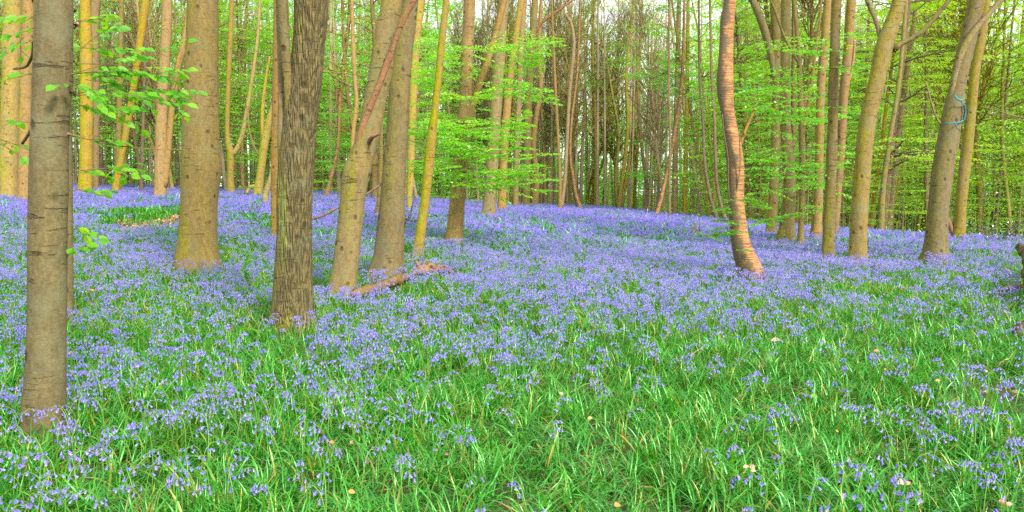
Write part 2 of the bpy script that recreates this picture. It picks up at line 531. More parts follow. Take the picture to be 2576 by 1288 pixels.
BASES = []          # (x, y, radius) kept clear of plants
ROOTS = {}
def tree(name, label, mat, px, forks=(), stubs=(), top=13., group=None, lump=.06, flare=.4, sides=20, knots=8, Y=None, dY=0., cat='tree', limbs=5):
    b = hit(px[0][0], px[0][1]) if Y is None else at(px[0][0], px[0][1], Y)
    Y0 = b[1]
    P, r = limb_pts(px, Y0, dY)
    gz = float(ground_z(P[0][0], P[0][1]))
    # down into the soil, and on above the frame with the same lean
    P = np.vstack([[P[0][0], P[0][1], gz - .12], P]); r = np.r_[r[0] * 1.12, r]
    if P[-1][2] < top - 1 and px[-1][1] <= 5:
        u = P[-1] - P[-3 if len(P) > 3 else -2]; u = u / max(u[2], .3)
        h = top - P[-1][2]
        k = [.3, .6, 1.]
        ext = [P[-1] + np.array([u[0] * .6, u[1] * .6, 1]) * h * q for q in k]
        rx = [r[-1] * (1 - .75 * q) for q in k]
        P = np.vstack([P] + [np.array(ext)]); r = np.r_[r, rx]
    Q = catmull(np.column_stack([P, r]), int(min(80, max(24, (P[-1][2] - P[0][2]) / .14))))
    root = empty(name, (P[0][0], P[0][1], gz))
    o = np.array([P[0][0], P[0][1], gz])
    tag(root, label, cat, group)
    mb = MB(); tube(mb, Q[:, :3] - o, Q[:, 3], sides, lumps=lump, flare=flare, knots=knots)
    obj('trunk', mb, M[mat], root)
    for fk in forks:
        m2 = fk[2] if len(fk) > 2 else mat
        dy = fk[1]
        Pf, rf = limb_pts(fk[0], Y0, 0)
        Pf[:, 1] += np.linspace(0, dy, len(Pf))
        if fk[0][-1][1] <= 5 and not (len(fk) > 3 and fk[3] == 'end'):
            u = Pf[-1] - Pf[-2]; u /= np.linalg.norm(u)
            Pf = np.vstack([Pf, Pf[-1] + u * 1.5, Pf[-1] + u * 2.6 + [0, 0, .8]]); rf = np.r_[rf, rf[-1] * .7, rf[-1] * .3]
        Qf = catmull(np.column_stack([Pf, rf]), max(10, len(Pf) * 5))
        mb = MB(); tube(mb, Qf[:, :3] - o, Qf[:, 3], 12, lumps=.06, cap=True)
        obj(fk[4] if len(fk) > 4 else 'branch', mb, M[m2], root)
    # limbs in the upper part, above the frame on the nearer trees
    g = np.random.default_rng(int(abs(px[0][0]) * 7 + 3))
    for k in range(limbs):
        i = int(len(Q) * g.uniform(.72, .97)); p = Q[i, :3] - o
        if P[-1][2] < 8: break
        vyk = project(*(p + o))[1]
        if vyk > -60: continue
        a = g.uniform(0, 6.28); L = g.uniform(1.2, 2.8)
        pts = [p, p + [math.cos(a) * L * .5, math.sin(a) * L * .5, L * .3], p + [math.cos(a) * L, math.sin(a) * L, L * .75]]
        mb = MB(); tube(mb, catmull(pts, 8), np.linspace(Q[i, 3] * .45, .012, 8), 6)
        obj('branch', mb, M[mat], root)
    BASES.append((P[0][0], P[0][1], r[0] * 1.0))
    ROOTS[name + str(len(ROOTS))] = root
    root['_'] = 0; del root['_']
    return root, Y0, o

NEAR, nearY, nearO = tree('beech_tree', 'nearest grey-brown beech trunk rising from the bluebells at the picture edge, bearing leafy twigs', 'beech_grey',
    [(112, 1052, 100), (113, 1000, 95), (117, 850, 88), (119, 700, 88), (121, 480, 87), (128, 250, 85), (135, 0, 86)], lump=.04, knots=12, sides=28, flare=.22)
tree('beech_tree', 'thin dark trunk half hidden behind the nearest beech trunk', 'beech_grey', [(171, 795, 26), (170, 600, 26), (169, 400, 24), (171, 250, 16), (176, 0, 14)], flare=.1)
tree('beech_tree', 'mossy yellow-green beech behind the nearest trunk, with twisted bare branches', 'beech_gold', [(24, 502, 50), (24, 400, 46), (28, 250, 44), (34, 0, 42)])
tree('beech_tree', 'pinkish beech trunk touching the mossy one behind the nearest trunk', 'beech_pink', [(62, 508, 34), (63, 400, 30), (66, 200, 26), (72, 0, 26)])
tree('beech_tree', 'straight pale gold trunk just past the nearest beech, behind its leafy twigs', 'beech_gold', [(215, 484, 36), (217, 400, 31), (218, 200, 29), (214, 0, 24)], sides=14)
tree('beech_tree', 'slim dim brown trunk close behind the straight pale gold one', 'beech_pink', [(241, 470, 14), (240, 300, 20), (238, 100, 22), (241, 0, 22)], sides=12, Y=50)
tree('beech_tree', 'slender leaning trunk with bright yellow upper half, behind the leafy twigs', 'beech_gold', [(290, 485, 19), (297, 440, 17), (318, 330, 16), (339, 200, 16), (353, 100, 18), (367, 0, 20)], [([(353, 95, 9), (346, 50, 7), (336, 0, 6)], .4)], sides=12)
tree('beech_tree', 'pinkish brown straight trunk with a leaning companion stem, left of the big flared beech', 'beech_pink', [(404, 498, 32), (404, 400, 28), (408, 250, 26), (415, 150, 24), (421, 0, 24)],
     [([(412, 470, 20), (420, 380, 16), (427, 280, 15), (440, 180, 16), (456, 90, 15), (468, 0, 15)], .5), ([(430, 240, 8), (450, 170, 7), (462, 120, 5), (470, 95, 3)], .2, 'dead')], sides=14)
tree('beech_tree', 'large smooth beech with a broad flared foot, standing in the bluebells', 'beech', [(497, 662, 116), (497, 640, 104), (498, 600, 94), (501, 500, 86), (503, 400, 88), (506, 300, 86), (508, 150, 78), (511, 0, 71)], lump=.025, flare=.22, sides=28, knots=12, top=15)
tree('forked_tree', 'small yellow-brown tree dividing low into a wide U', 'beech_gold', [(582, 488, 22), (580, 450, 17), (580, 388, 19), (572, 340, 12), (573, 250, 12), (577, 150, 13), (583, 0, 12)],
     [([(584, 392, 12), (600, 365, 12), (612, 320, 12), (624, 250, 11), (634, 180, 9), (645, 90, 8), (650, 0, 7)], .3), ([(622, 262, 6), (626, 320, 4), (635, 360, 5), (650, 390, 4)], .1, 'beech_pink', 'end')], sides=12, lump=.03)
tree('forked_tree', 'leaning golden tree forking beside the ridged twin-stemmed trunk', 'beech_gold', [(648, 493, 26), (655, 440, 20), (664, 370, 20), (676, 310, 18), (689, 260, 14), (695, 180, 10), (700, 90, 8), (704, 0, 7)],
     [([(664, 365, 12), (659, 310, 10), (661, 250, 9), (668, 190, 7), (676, 140, 5)], .2), ([(656, 470, 12), (632, 470, 9), (624, 487, 8)], -.3, 'beech_gold', 'end')], sides=12)
tree('beech_tree', 'curved mossy stem rising from the foot of the leaning golden tree', 'beech_gold', [(668, 490, 16), (680, 450, 12), (692, 380, 11), (697, 300, 10), (700, 200, 9), (704, 0, 7)], sides=10, flare=.1, Y=36)
tree('beech_tree', 'pale brown straight trunk showing behind the crown side of the ridged tree', 'beech_pink', [(690, 600, 13), (692, 480, 20), (694, 350, 24), (699, 200, 27), (702, 80, 28), (703, 0, 28)], sides=16)
OAK, oakY, oakO = tree('twin_stemmed_tree', 'big dark ridged-bark tree with fused side stems and a yellow moss streak', 'oak', [(737, 796, 112), (737, 770, 100), (737, 700, 94), (740, 600, 88), (742, 500, 87), (746, 400, 88), (756, 300, 84), (768, 200, 82), (777, 100, 80), (784, 0, 80)],
     [([(722, 430, 44), (714, 340, 34), (709, 280, 22), (710, 230, 24), (711, 150, 30), (708, 60, 31), (706, 0, 31)], .05, 'beech'), ([(732, 400, 34), (733, 320, 26), (733, 250, 22), (731, 180, 22), (728, 100, 24), (725, 0, 22)], -.25, 'beech_grey')], lump=.05, knots=4, sides=28, top=14, flare=.24)
tree('beech_tree', 'leaning olive beech with knobbly shoulder, a dead red limb and a broken stub', 'beech', [(862, 728, 74), (866, 700, 66), (873, 640, 63), (881, 560, 62), (890, 480, 62), (899, 430, 68), (914, 380, 58), (931, 320, 56), (946, 240, 55), (960, 150, 54), (975, 60, 53), (986, 0, 52)],
     [([(893, 420, 24), (899, 385, 19), (906, 350, 16), (921, 310, 16), (940, 265, 15), (966, 205, 14), (985, 160, 16), (1002, 115, 12), (1025, 60, 14), (1062, 0, 13)], -.45, 'dead', 'end', 'dead_limb'),
      ([(920, 385, 16), (932, 360, 13), (944, 349, 10), (957, 346, 6), (973, 343, 3)], -.55, 'dead', 'end', 'broken_stub'),
      ([(868, 520, 6), (848, 524, 6), (820, 540, 6), (782, 553, 6)], -.1, 'twig', 'end', 'bare_branch')], lump=.05, knots=12, sides=24, flare=.24)
tree('beech_tree', 'tall smooth beech crossing behind the dead red limb, right of the leaning olive one', 'beech', [(972, 690, 88), (976, 660, 76), (981, 600, 70), (987, 520, 64), (992, 440, 58), (998, 340, 54), (1005, 230, 51), (1014, 120, 49), (1030, 0, 44)],
     [([(968, 455, 5), (952, 468, 5), (935, 480, 5), (920, 489, 5)], .0, 'twig', 'end', 'bare_branch')], lump=.03, knots=10, sides=24, flare=.24)
tree('beech_tree', 'slim dull trunk peeping between the leaning olive beech and the tall smooth beech', 'beech', [(950, 545, 16), (956, 480, 12), (958, 400, 10), (960, 300, 9), (966, 0, 8)], sides=10)
tree('beech_tree', 'yellow-green mossy trunk showing behind the top of the tall smooth beech', 'beech_gold', [(1030, 520, 14), (1034, 400, 18), (1039, 250, 20), (1046, 120, 22), (1056, 0, 22)], sides=12, Y=34)
THIN, thinY, thinO = tree('beech_tree', 'thin curving mossy tree with tiny pale leaves near its foot', 'beech_gold', [(1052, 632, 30), (1056, 605, 26), (1064, 540, 25), (1070, 500, 24), (1078, 420, 24), (1085, 350, 25), (1094, 280, 19), (1102, 200, 17), (1110, 120, 18), (1118, 40, 17), (1123, 0, 16)], sides=14, lump=.06)
LAY, layY, layO = tree('beech_tree', 'dotted pale beech with a fork to one side, ringed by layered bright green sprays', 'beech_pink', [(1143, 610, 50), (1145, 580, 42), (1151, 500, 38), (1158, 420, 37), (1164, 350, 38), (1171, 250, 33), (1175, 150, 29), (1181, 0, 28)],
     [([(1176, 330, 16), (1186, 270, 19), (1198, 235, 18), (1212, 190, 17), (1229, 140, 17), (1246, 80, 16), (1266, 0, 15)], .4)], sides=18, lump=.05, knots=10)
BR = []
tree('beech_tree', 'dim upright trunk crossed by the slender leaning yellow trunk', 'beech_grey', [(297, 462, 16), (299, 380, 15), (301, 250, 14), (304, 120, 12), (306, 0, 12)], sides=10, Y=46)
tree('young_tree', 'thin pale pole slanting right of the slender leaning yellow trunk', 'far_brown', [(329, 468, 13), (338, 420, 10), (350, 350, 8), (362, 280, 7), (372, 180, 6), (384, 60, 4)], sides=8, top=9)
tree('young_tree', 'short dim pole just left of the pinkish brown trunk with the leaning companion', 'far_dark', [(356, 462, 9), (358, 380, 8), (362, 240, 8), (366, 100, 7), (368, 0, 7)], sides=8, Y=48)
tree('forked_tree', 'orange wavering stems dividing, right of the ridged twin-stemmed tree', 'cherry', [(820, 494, 16), (832, 450, 11), (846, 390, 10), (852, 330, 10), (856, 240, 11), (866, 150, 10), (876, 70, 9), (880, 0, 8)], [([(852, 330, 7), (848, 260, 7), (842, 200, 7), (836, 150, 5), (830, 110, 3)], .2), ([(855, 240, 6), (868, 290, 5), (882, 335, 5), (886, 350, 4)], .2, 'far_olive', 'end')], sides=10)
tree('beech_tree', 'slim pinkish stem swerving left of the leaning olive beech', 'beech_pink', [(884, 470, 10), (886, 380, 9), (890, 320, 10), (897, 260, 11), (892, 190, 10), (888, 100, 10), (885, 0, 8)], sides=10, Y=34)
tree('young_tree', 'little mossy bowed stem low behind the ridged tree', 'beech_gold', [(798, 480, 9), (810, 455, 8), (820, 430, 7), (817, 405, 6), (806, 385, 4), (792, 372, 3)], sides=8, flare=.1)
def T(label, mat, px, **k):
    return tree(k.pop('name', 'beech_tree'), label, mat, px, **k)
T('olive trunk with flared foot behind the layered green sprays', 'beech', [(1229, 546, 38), (1232, 500, 32), (1240, 400, 28), (1246, 300, 28), (1254, 180, 29), (1262, 60, 27), (1268, 0, 26)], sides=14)
T('paler trunk beside the flared olive one, bending over at the top', 'beech_pink', [(1262, 532, 24), (1265, 450, 20), (1271, 330, 20), (1281, 220, 18), (1292, 130, 16), (1312, 0, 16)], sides=12)
T('slim brown trunk second past the flared olive one, bluebells at its foot', 'far_brown', [(1297, 522, 16), (1299, 400, 14), (1305, 250, 13), (1312, 100, 15), (1318, 0, 15)], sides=10)
T('straight olive trunk standing where the glade opens, with a dead orange branch above', 'beech', [(1323, 520, 22), (1326, 400, 20), (1330, 250, 19), (1338, 120, 19), (1346, 0, 16)], sides=12, forks=[([(1340, 95, 8), (1362, 60, 7), (1395, 35, 6), (1440, 3, 4)], -.3, 'dead')])
T('trunk with a kinked stem at the edge of the glade', 'beech_pink', [(1344, 518, 20), (1350, 450, 15), (1342, 370, 14), (1348, 300, 12), (1360, 220, 11), (1356, 120, 10), (1362, 0, 8)], sides=10)
T('pair of thin dark stems crossing at the left mouth of the glade', 'far_brown', [(1409, 530, 12), (1408, 430, 9), (1403, 330, 8), (1398, 240, 8), (1392, 100, 6), (1388, 0, 5)], sides=8, forks=[([(1412, 525, 10), (1422, 440, 9), (1428, 320, 9), (1434, 220, 9), (1444, 120, 9), (1438, 60, 7), (1420, 30, 6)], .2)], name='forked_tree')
T('leaning peeling stem with a crooked foot on the glade skyline', 'cherry', [(1459, 526, 16), (1448, 490, 11), (1440, 440, 9), (1434, 390, 8), (1438, 300, 7), (1452, 180, 6), (1460, 0, 5)], sides=8)
T('bundle of olive stems fanning upward at the end of the glade', 'far_olive', [(1556, 527, 15), (1562, 470, 11), (1572, 400, 10), (1580, 300, 10), (1576, 180, 9), (1590, 60, 7), (1594, 0, 6)], sides=10, name='forked_tree',
  forks=[([(1562, 525, 12), (1576, 450, 10), (1590, 360, 9), (1600, 260, 8), (1612, 120, 7), (1616, 0, 5)], .3), ([(1552, 525, 9), (1548, 440, 8), (1556, 340, 7), (1540, 240, 6), (1520, 130, 5), (1500, 60, 3)], -.3)])
T('thin wavering stem right of the fanning olive bundle', 'far_brown', [(1623, 534, 11), (1628, 470, 9), (1618, 400, 9), (1608, 300, 8), (1604, 180, 7), (1600, 0, 5)], sides=8)
T('slanting orange-barked stem leaning over the glade edge', 'cherry', [(1650, 544, 13), (1662, 500, 11), (1676, 440, 10), (1690, 370, 10), (1702, 300, 12), (1712, 240, 10), (1718, 150, 8), (1722, 0, 6)], sides=10)
T('very thin upright pole beside the slanting orange stem', 'far_brown', [(1684, 548, 8), (1684, 450, 7), (1686, 350, 6), (1682, 200, 6), (1684, 0, 5)], sides=8, flare=.1)
T('dark straight trunk just beyond the slanting orange stem', 'far_brown', [(1697, 543, 15), (1698, 400, 13), (1702, 250, 12), (1706, 100, 12), (1708, 0, 11)], sides=10)
T('olive pole amid the thicket left of the banded curving tree', 'far_olive', [(1722, 545, 12), (1725, 400, 11), (1728, 250, 10), (1730, 100, 9), (1731, 0, 9)], sides=10)
CH, chY, chO = tree('curving_tree', 'orange-brown tree with banded peeling bark, its foot swept sideways', 'cherry', [(1893, 694, 62), (1884, 668, 58), (1872, 640, 52), (1862, 605, 45), (1856, 560, 41), (1852, 500, 40), (1850, 430, 41), (1845, 370, 41), (1836, 320, 36), (1829, 270, 32), (1824, 210, 40), (1825, 150, 36), (1828, 90, 33), (1831, 40, 33), (1836, 0, 30)],
     [([(1858, 375, 10), (1868, 345, 8), (1880, 312, 7), (1893, 282, 6), (1896, 276, 7)], -.1, 'beech_pink', 'end'),
      ([(1905, 680, 16), (1920, 694, 12), (1935, 706, 8), (1948, 713, 4)], -.3, 'log', 'end', 'surface_root'),
      ([(1842, 560, 4), (1830, 470, 3), (1826, 400, 3), (1812, 330, 3), (1806, 290, 3)], -.3, 'twig', 'end', 'creeper_stem'),
      ([(1860, 590, 3), (1848, 500, 3), (1853, 420, 3), (1846, 330, 3)], -.34, 'log', 'end', 'creeper_stem')], lump=.07, knots=10, sides=26, flare=.15)
T('dark leaning sapling stem bowing toward the banded curving tree', 'far_dark', [(1806, 556, 12), (1790, 510, 9), (1780, 460, 8), (1772, 400, 7), (1768, 300, 7), (1760, 200, 6), (1758, 0, 5)], sides=8)
T('dark arching stem closest to the left flank of the banded curving tree', 'far_dark', [(1826, 560, 12), (1815, 520, 9), (1804, 470, 9), (1800, 400, 8), (1797, 300, 8), (1790, 180, 7), (1786, 0, 6)], sides=8)
T('dim brown trunk right behind the banded curving tree', 'far_brown', [(1884, 557, 12), (1882, 450, 14), (1888, 350, 14), (1896, 220, 13), (1900, 100, 12), (1902, 0, 12)], sides=10)
T('dark trunk in the right-hand grove with an arching heavy limb', 'beech_grey', [(1940, 594, 30), (1944, 520, 24), (1950, 400, 24), (1953, 280, 23), (1953, 150, 22), (1950, 0, 24)], forks=[([(1948, 190, 12), (1938, 140, 17), (1924, 90, 20), (1908, 45, 20), (1886, 0, 17)], -.2)], sides=14)
T('thick double trunk with a hollow seam in the right-hand grove', 'beech_grey', [(1978, 606, 48), (1981, 560, 36), (1986, 480, 30), (1981, 400, 28), (1975, 280, 26), (1976, 150, 24), (1977, 0, 24)], forks=[([(1990, 470, 14), (1996, 400, 13), (2000, 300, 12), (2003, 150, 10), (2006, 0, 10)], .3)], sides=16)
GROVE, groveY, groveO = tree('beech_tree', 'slim trunk right of the seamed double trunk, dividing into long crossing stems', 'beech', [(2014, 618, 18), (2015, 560, 14), (2018, 450, 14), (2017, 350, 16), (2014, 250, 14), (2010, 150, 12), (2003, 60, 10), (1998, 0, 9)],
     [([(2018, 330, 9), (2034, 270, 8), (2048, 200, 7), (2060, 130, 7), (2072, 60, 6), (2080, 0, 5)], .4), ([(2014, 165, 8), (1990, 130, 7), (1966, 85, 6), (1945, 30, 6), (1930, 0, 5)], -.2)], sides=12)
T('brown trunk half hidden behind the knobbly straight one in the right-hand grove', 'far_brown', [(2052, 602, 32), (2056, 540, 24), (2060, 440, 22), (2062, 330, 21), (2066, 200, 20), (2076, 80, 19), (2082, 0, 18)], sides=14)
T('knobbly straight grey-olive trunk with ringed bark', 'beech', [(2083, 646, 36), (2084, 600, 30), (2088, 500, 27), (2092, 400, 26), (2095, 300, 24), (2097, 180, 23), (2101, 80, 22), (2105, 0, 24)], sides=18, lump=.09, knots=14)
T('dull leaning trunk behind and right of the knobbly straight one', 'far_brown', [(2098, 600, 18), (2108, 480, 18), (2117, 350, 20), (2124, 220, 22), (2134, 110, 22), (2142, 0, 22)], forks=[([(2110, 330, 8), (2126, 250, 8), (2150, 170, 7), (2162, 100, 6)], .3, 'dead')], sides=14)
T('gracefully leaning smooth tree with two arms branching near the top', 'beech', [(2157, 660, 50), (2158, 620, 44), (2163, 520, 41), (2170, 430, 40), (2178, 340, 40), (2192, 260, 40), (2208, 190, 38), (2224, 120, 42), (2244, 60, 37), (2262, 0, 33)],
  forks=[([(2246, 124, 22), (2266, 110, 13), (2296, 95, 12), (2325, 70, 11), (2350, 38, 10), (2380, 0, 9)], -.2), ([(2226, 140, 20), (2219, 95, 12), (2213, 50, 11), (2198, 0, 12)], .25)], sides=20, lump=.04, name='forked_tree')
T('brown leaning pole in the gap right of the gracefully leaning tree', 'far_brown', [(2234, 588, 18), (2242, 520, 15), (2252, 430, 14), (2264, 320, 13), (2278, 200, 13), (2296, 80, 12), (2308, 0, 12)], sides=10)
T('short golden trunk just left of the brown leaning pole', 'beech_gold', [(2216, 578, 18), (2219, 500, 15), (2228, 420, 13), (2240, 340, 12), (2262, 200, 10), (2280, 0, 9)], sides=10, Y=34)
T('bright gold-orange trunk left of the cord-wrapped tree', 'beech_gold', [(2308, 590, 24), (2312, 520, 20), (2320, 450, 18), (2332, 380, 20), (2345, 300, 16), (2356, 180, 14), (2364, 0, 12)], sides=12)
T('bowed thin stem hooking up beside the gold-orange trunk', 'far_brown', [(2300, 588, 9), (2292, 560, 7), (2290, 500, 6), (2284, 420, 5), (2270, 370, 5), (2258, 340, 4)], sides=8, flare=.1)
ROPE, ropeY, ropeO = tree('beech_tree', 'stout beech wrapped by a teal cord, a side stem pressed against it', 'beech', [(2352, 654, 62), (2355, 620, 54), (2361, 520, 48), (2372, 430, 50), (2385, 350, 49), (2398, 280, 46), (2408, 220, 38), (2422, 150, 38), (2440, 80, 38), (2457, 0, 36)],
     [([(2390, 290, 22), (2392, 235, 15), (2398, 180, 14), (2412, 130, 16), (2436, 85, 16), (2470, 42, 13), (2502, 0, 12)], -.3), ([(2366, 312, 6), (2355, 290, 5), (2345, 250, 4), (2336, 205, 3)], .1, 'twig', 'end')], sides=22, lump=.04, knots=8)
T('mossy two-toned trunk close beyond the cord-wrapped beech', 'beech', [(2410, 606, 34), (2414, 560, 28), (2422, 460, 27), (2434, 360, 26), (2444, 270, 24), (2453, 180, 22), (2470, 90, 20), (2482, 0, 19)], forks=[([(2402, 598, 12), (2392, 560, 12), (2384, 530, 10), (2382, 490, 8)], .3, 'dead', 'end')], sides=14)
T('slanting yellow-green pole leaning away past the two-toned trunk', 'beech_gold', [(2437, 592, 11), (2452, 510, 10), (2468, 420, 9), (2482, 300, 9), (2500, 180, 8), (2516, 0, 7)], sides=8)
T('forked dull trunk near the dark holly bush', 'far_olive', [(2497, 592, 20), (2508, 500, 18), (2522, 400, 15), (2536, 310, 14), (2552, 230, 13), (2566, 150, 12), (2580, 0, 10)], forks=[([(2553, 228, 10), (2540, 195, 8), (2534, 160, 7), (2540, 80, 5)], .2), ([(2541, 335, 8), (2520, 300, 6), (2502, 265, 4)], .1, 'twig', 'end')], sides=10, name='forked_tree')
T('brown-gold trunk rising out of the dark holly bush', 'beech_gold', [(2526, 588, 18), (2532, 500, 16), (2545, 400, 14), (2560, 300, 13), (2574, 200, 12), (2590, 0, 11)], sides=10)
T('last dark trunk beside the edge of the picture above the stump', 'far_brown', [(2560, 600, 22), (2563, 500, 20), (2570, 380, 18), (2577, 250, 17), (2585, 0, 16)], sides=10)


# twisted bare branches beside the nearest beech: they belong to the nearest beech
def add_limb(root, o, Y, px, dY, mat, name='branch', sides=10, end=True):
    P, r = limb_pts(px, Y, 0); P[:, 1] += np.linspace(0, dY, len(P))
    Q = catmull(np.column_stack([P, r]), len(P) * 5)
    mb = MB(); tube(mb, Q[:, :3] - o, Q[:, 3], sides, lumps=.08, cap=True)
    return obj(name, mb, M[mat], root)
add_limb(NEAR, nearO, nearY, [(100, 185, 10), (78, 200, 12), (58, 238, 11), (46, 258, 11), (20, 282, 10), (-20, 320, 9), (-60, 350, 8)], .5, 'beech_grey')
add_limb(NEAR, nearO, nearY, [(82, 103, 6), (66, 112, 9), (45, 127, 8), (20, 138, 8), (-10, 149, 7), (-60, 150, 6)], .4, 'beech_grey')
add_limb(NEAR, nearO, nearY, [(80, 88, 5), (83, 112, 6), (82, 128, 6), (72, 144, 6), (55, 145, 4), (30, 140, 3)], .42, 'dead')
add_limb(NEAR, nearO, nearY, [(80, -8, 12), (60, 3, 11), (34, 24, 9), (10, 45, 7), (-30, 70, 6)], .6, 'beech_grey')
add_limb(NEAR, nearO, nearY, [(165, 335, 10), (185, 342, 4), (230, 356, 3), (290, 366, 2.6), (350, 371, 2.4), (420, 371, 2)], .3, 'twig')
add_limb(NEAR, nearO, nearY, [(134, 303, 3.5), (137, 288, 2.5), (139, 274, 1.5)], -.12, 'dead', 'broken_stub')
add_limb(NEAR, nearO, nearY, [(165, 228, 8), (178, 230, 9), (180, 240, 6)], .05, 'stump', 'broken_stub')

# ------------------------------------------------------------------ near leafy twigs: every leaf a part
def leaf_mesh(kind, mat):
    mb = MB()
    leaves(mb, np.array([[.5, 0, 0]]), np.array([[1., 0, 0]]), np.array([[0, 0, 1.]]), np.array([1.]), wide=.62, tint=np.array([kind]), fine=True)
    me = mb.mesh('leaf', mat, smooth=False)
    return me
LM = [leaf_mesh(k, M['leaf']) for k in (.15, .4, .6, .85)]
LEAFN = [0]
def leafy_branch(root, o, start, end, n, size, Y, dY=.3, droop=10, seed=0, r0=2.4):
    g = np.random.default_rng(seed)
    (x0, y0), (x1, y1) = start, end
    px = [(x0, y0, r0), ((x0 * 2 + x1) / 3, (y0 * 2 + y1) / 3 - droop * .6, r0 * .75), ((x0 + 2 * x1) / 3, (y0 + 2 * y1) / 3 - droop * .3, r0 * .5), (x1, y1, 1.)]
    P, r = limb_pts(px, Y, 0); P[:, 1] += np.linspace(0, dY, 4)
    Q = catmull(np.column_stack([P, r]), 18)
    mb = MB(); tube(mb, Q[:, :3] - o, Q[:, 3], 5, cap=True)
    d = P[-1] - P[0]; L = np.linalg.norm(d); d /= L
    s = np.cross(d, UPV); s /= np.linalg.norm(s)
    spots = []
    nt = max(3, n // 5)
    for k in range(nt):
        t = .18 + .8 * (k + g.uniform(0, .5)) / nt
        b = Q[min(17, int(t * 17)), :3]
        sd_ = 1 if k % 2 else -1
        Lt = g.uniform(.14, .36) * (1.15 - t * .5)
        dd = d * .75 + s * sd_ * g.uniform(.4, .9) + UPV * g.uniform(-.25, .08); dd /= np.linalg.norm(dd)
        tube(mb, np.array([b, b + dd * Lt]) - o, [.0018, .0008], 3)
        m = max(3, int(round(1.25 * n / nt)))
        for q in range(m):
            u = (q + .7) / m
            sg = 1 if q % 2 else -1
            pos = b + dd * Lt * u
            ld = dd * .7 + np.cross(dd, UPV) * sg * .7 + UPV * g.uniform(-.45, .0)
            if q == m - 1: ld = dd + UPV * -.25
            spots.append((pos, ld))
    br = obj('branch', mb, M['twig'], root)
    if LEAFN[0] + len(spots) > 300:
        more = MB(); A_ = np.array([p for p, _ in spots]); B_ = np.array([q for _, q in spots])
        leaves(more, A_ - o, B_, UPV * .8 + g.normal(0, .4, (len(A_), 3)) + [0, -.6, 0], size, wide=.62, fine=True)
        obj('leaf_mass', more, M['leaf'], root, smooth=False)['kind'] = 'stuff'
        return
    for pos, ld in spots:
        LEAFN[0] += 1
        lo = link('leaf', LM[g.integers(4)], br)
        X = Vector(ld).normalized(); Z = Vector((g.normal(0, .4), g.normal(-.8, .4), .8)).normalized()
        Yv = Z.cross(X).normalized(); Z = X.cross(Yv)
        m4 = Matrix((X, Yv, Z)).transposed().to_4x4()
        sz = size * g.uniform(.65, 1.15)
        lo.matrix_local = Matrix.Translation(Vector(pos - o)) @ m4 @ Matrix.Diagonal((sz, sz, sz, 1))
SZ = .076
nb = [((172, 150), (285, 42), 14, .1), ((172, 190), (390, 98), 22, .3), ((172, 190), (300, 165), 18, .2), ((175, 185), (360, 160), 20, .5),
      ((175, 235), (440, 205), 30, .4), ((175, 212), (205, 222), 8, -.15), ((178, 240), (335, 240), 16, .2), ((300, 232), (440, 276), 15, .35),
      ((200, 160), (410, 145), 14, .7), ((230, 300), (325, 262), 12, .1), ((180, 205), (260, 262), 12, .0), ((220, 350), (262, 362), 6, .2),
      ((180, 440), (262, 418), 8, .3), ((250, 430), (275, 448), 6, .35), ((172, 480), (232, 484), 8, .1), ((190, 430), (310, 420), 5, .5),
      ((170, 560), (200, 596), 4, .1), ((170, 645), (190, 632), 3, .0)]
nb += [((172, 60), (255, 30), 10, .2), ((175, 120), (330, 118), 14, .35), ((260, 180), (420, 185), 14, .25), ((175, 260), (300, 300), 10, .15), ((215, 200), (400, 228), 16, .55)]
for i, (a, b, n, dy) in enumerate([((92, 40), (-5, 30), 16, .3), ((92, 60), (5, 75), 16, .5), ((90, 100), (20, 95), 8, .2), ((88, 185), (8, 182), 8, .2), ((60, 95), (44, 112), 3, .0), ((84, 312), (55, 306), 3, .0), ((-20, 350), (80, 425), 10, .1), ((-20, 345), (40, 385), 8, .3)]):
    leafy_branch(NEAR, nearO, a, b, n, SZ, nearY + .1, dy, 4, seed=90 + i)
for i, (a, b, n, dy) in enumerate(nb):
    leafy_branch(NEAR, nearO, a, b, n, SZ, nearY + (.0 if i % 2 else .12), dy, 8, seed=50 + i)
# tuft of dry dark red leaves lodged on the nearest trunk
mb = MB(); g_ = rng.normal(0, 1, (26, 3))
leaves(mb, at(184, 66, nearY + .1) - nearO + g_ * [.03, .03, .05], rng.normal(0, 1, (26, 3)), rng.normal(0, 1, (26, 3)), .035, wide=.8)
obj('dry_leaf_tuft', mb, M['redbud'], NEAR)

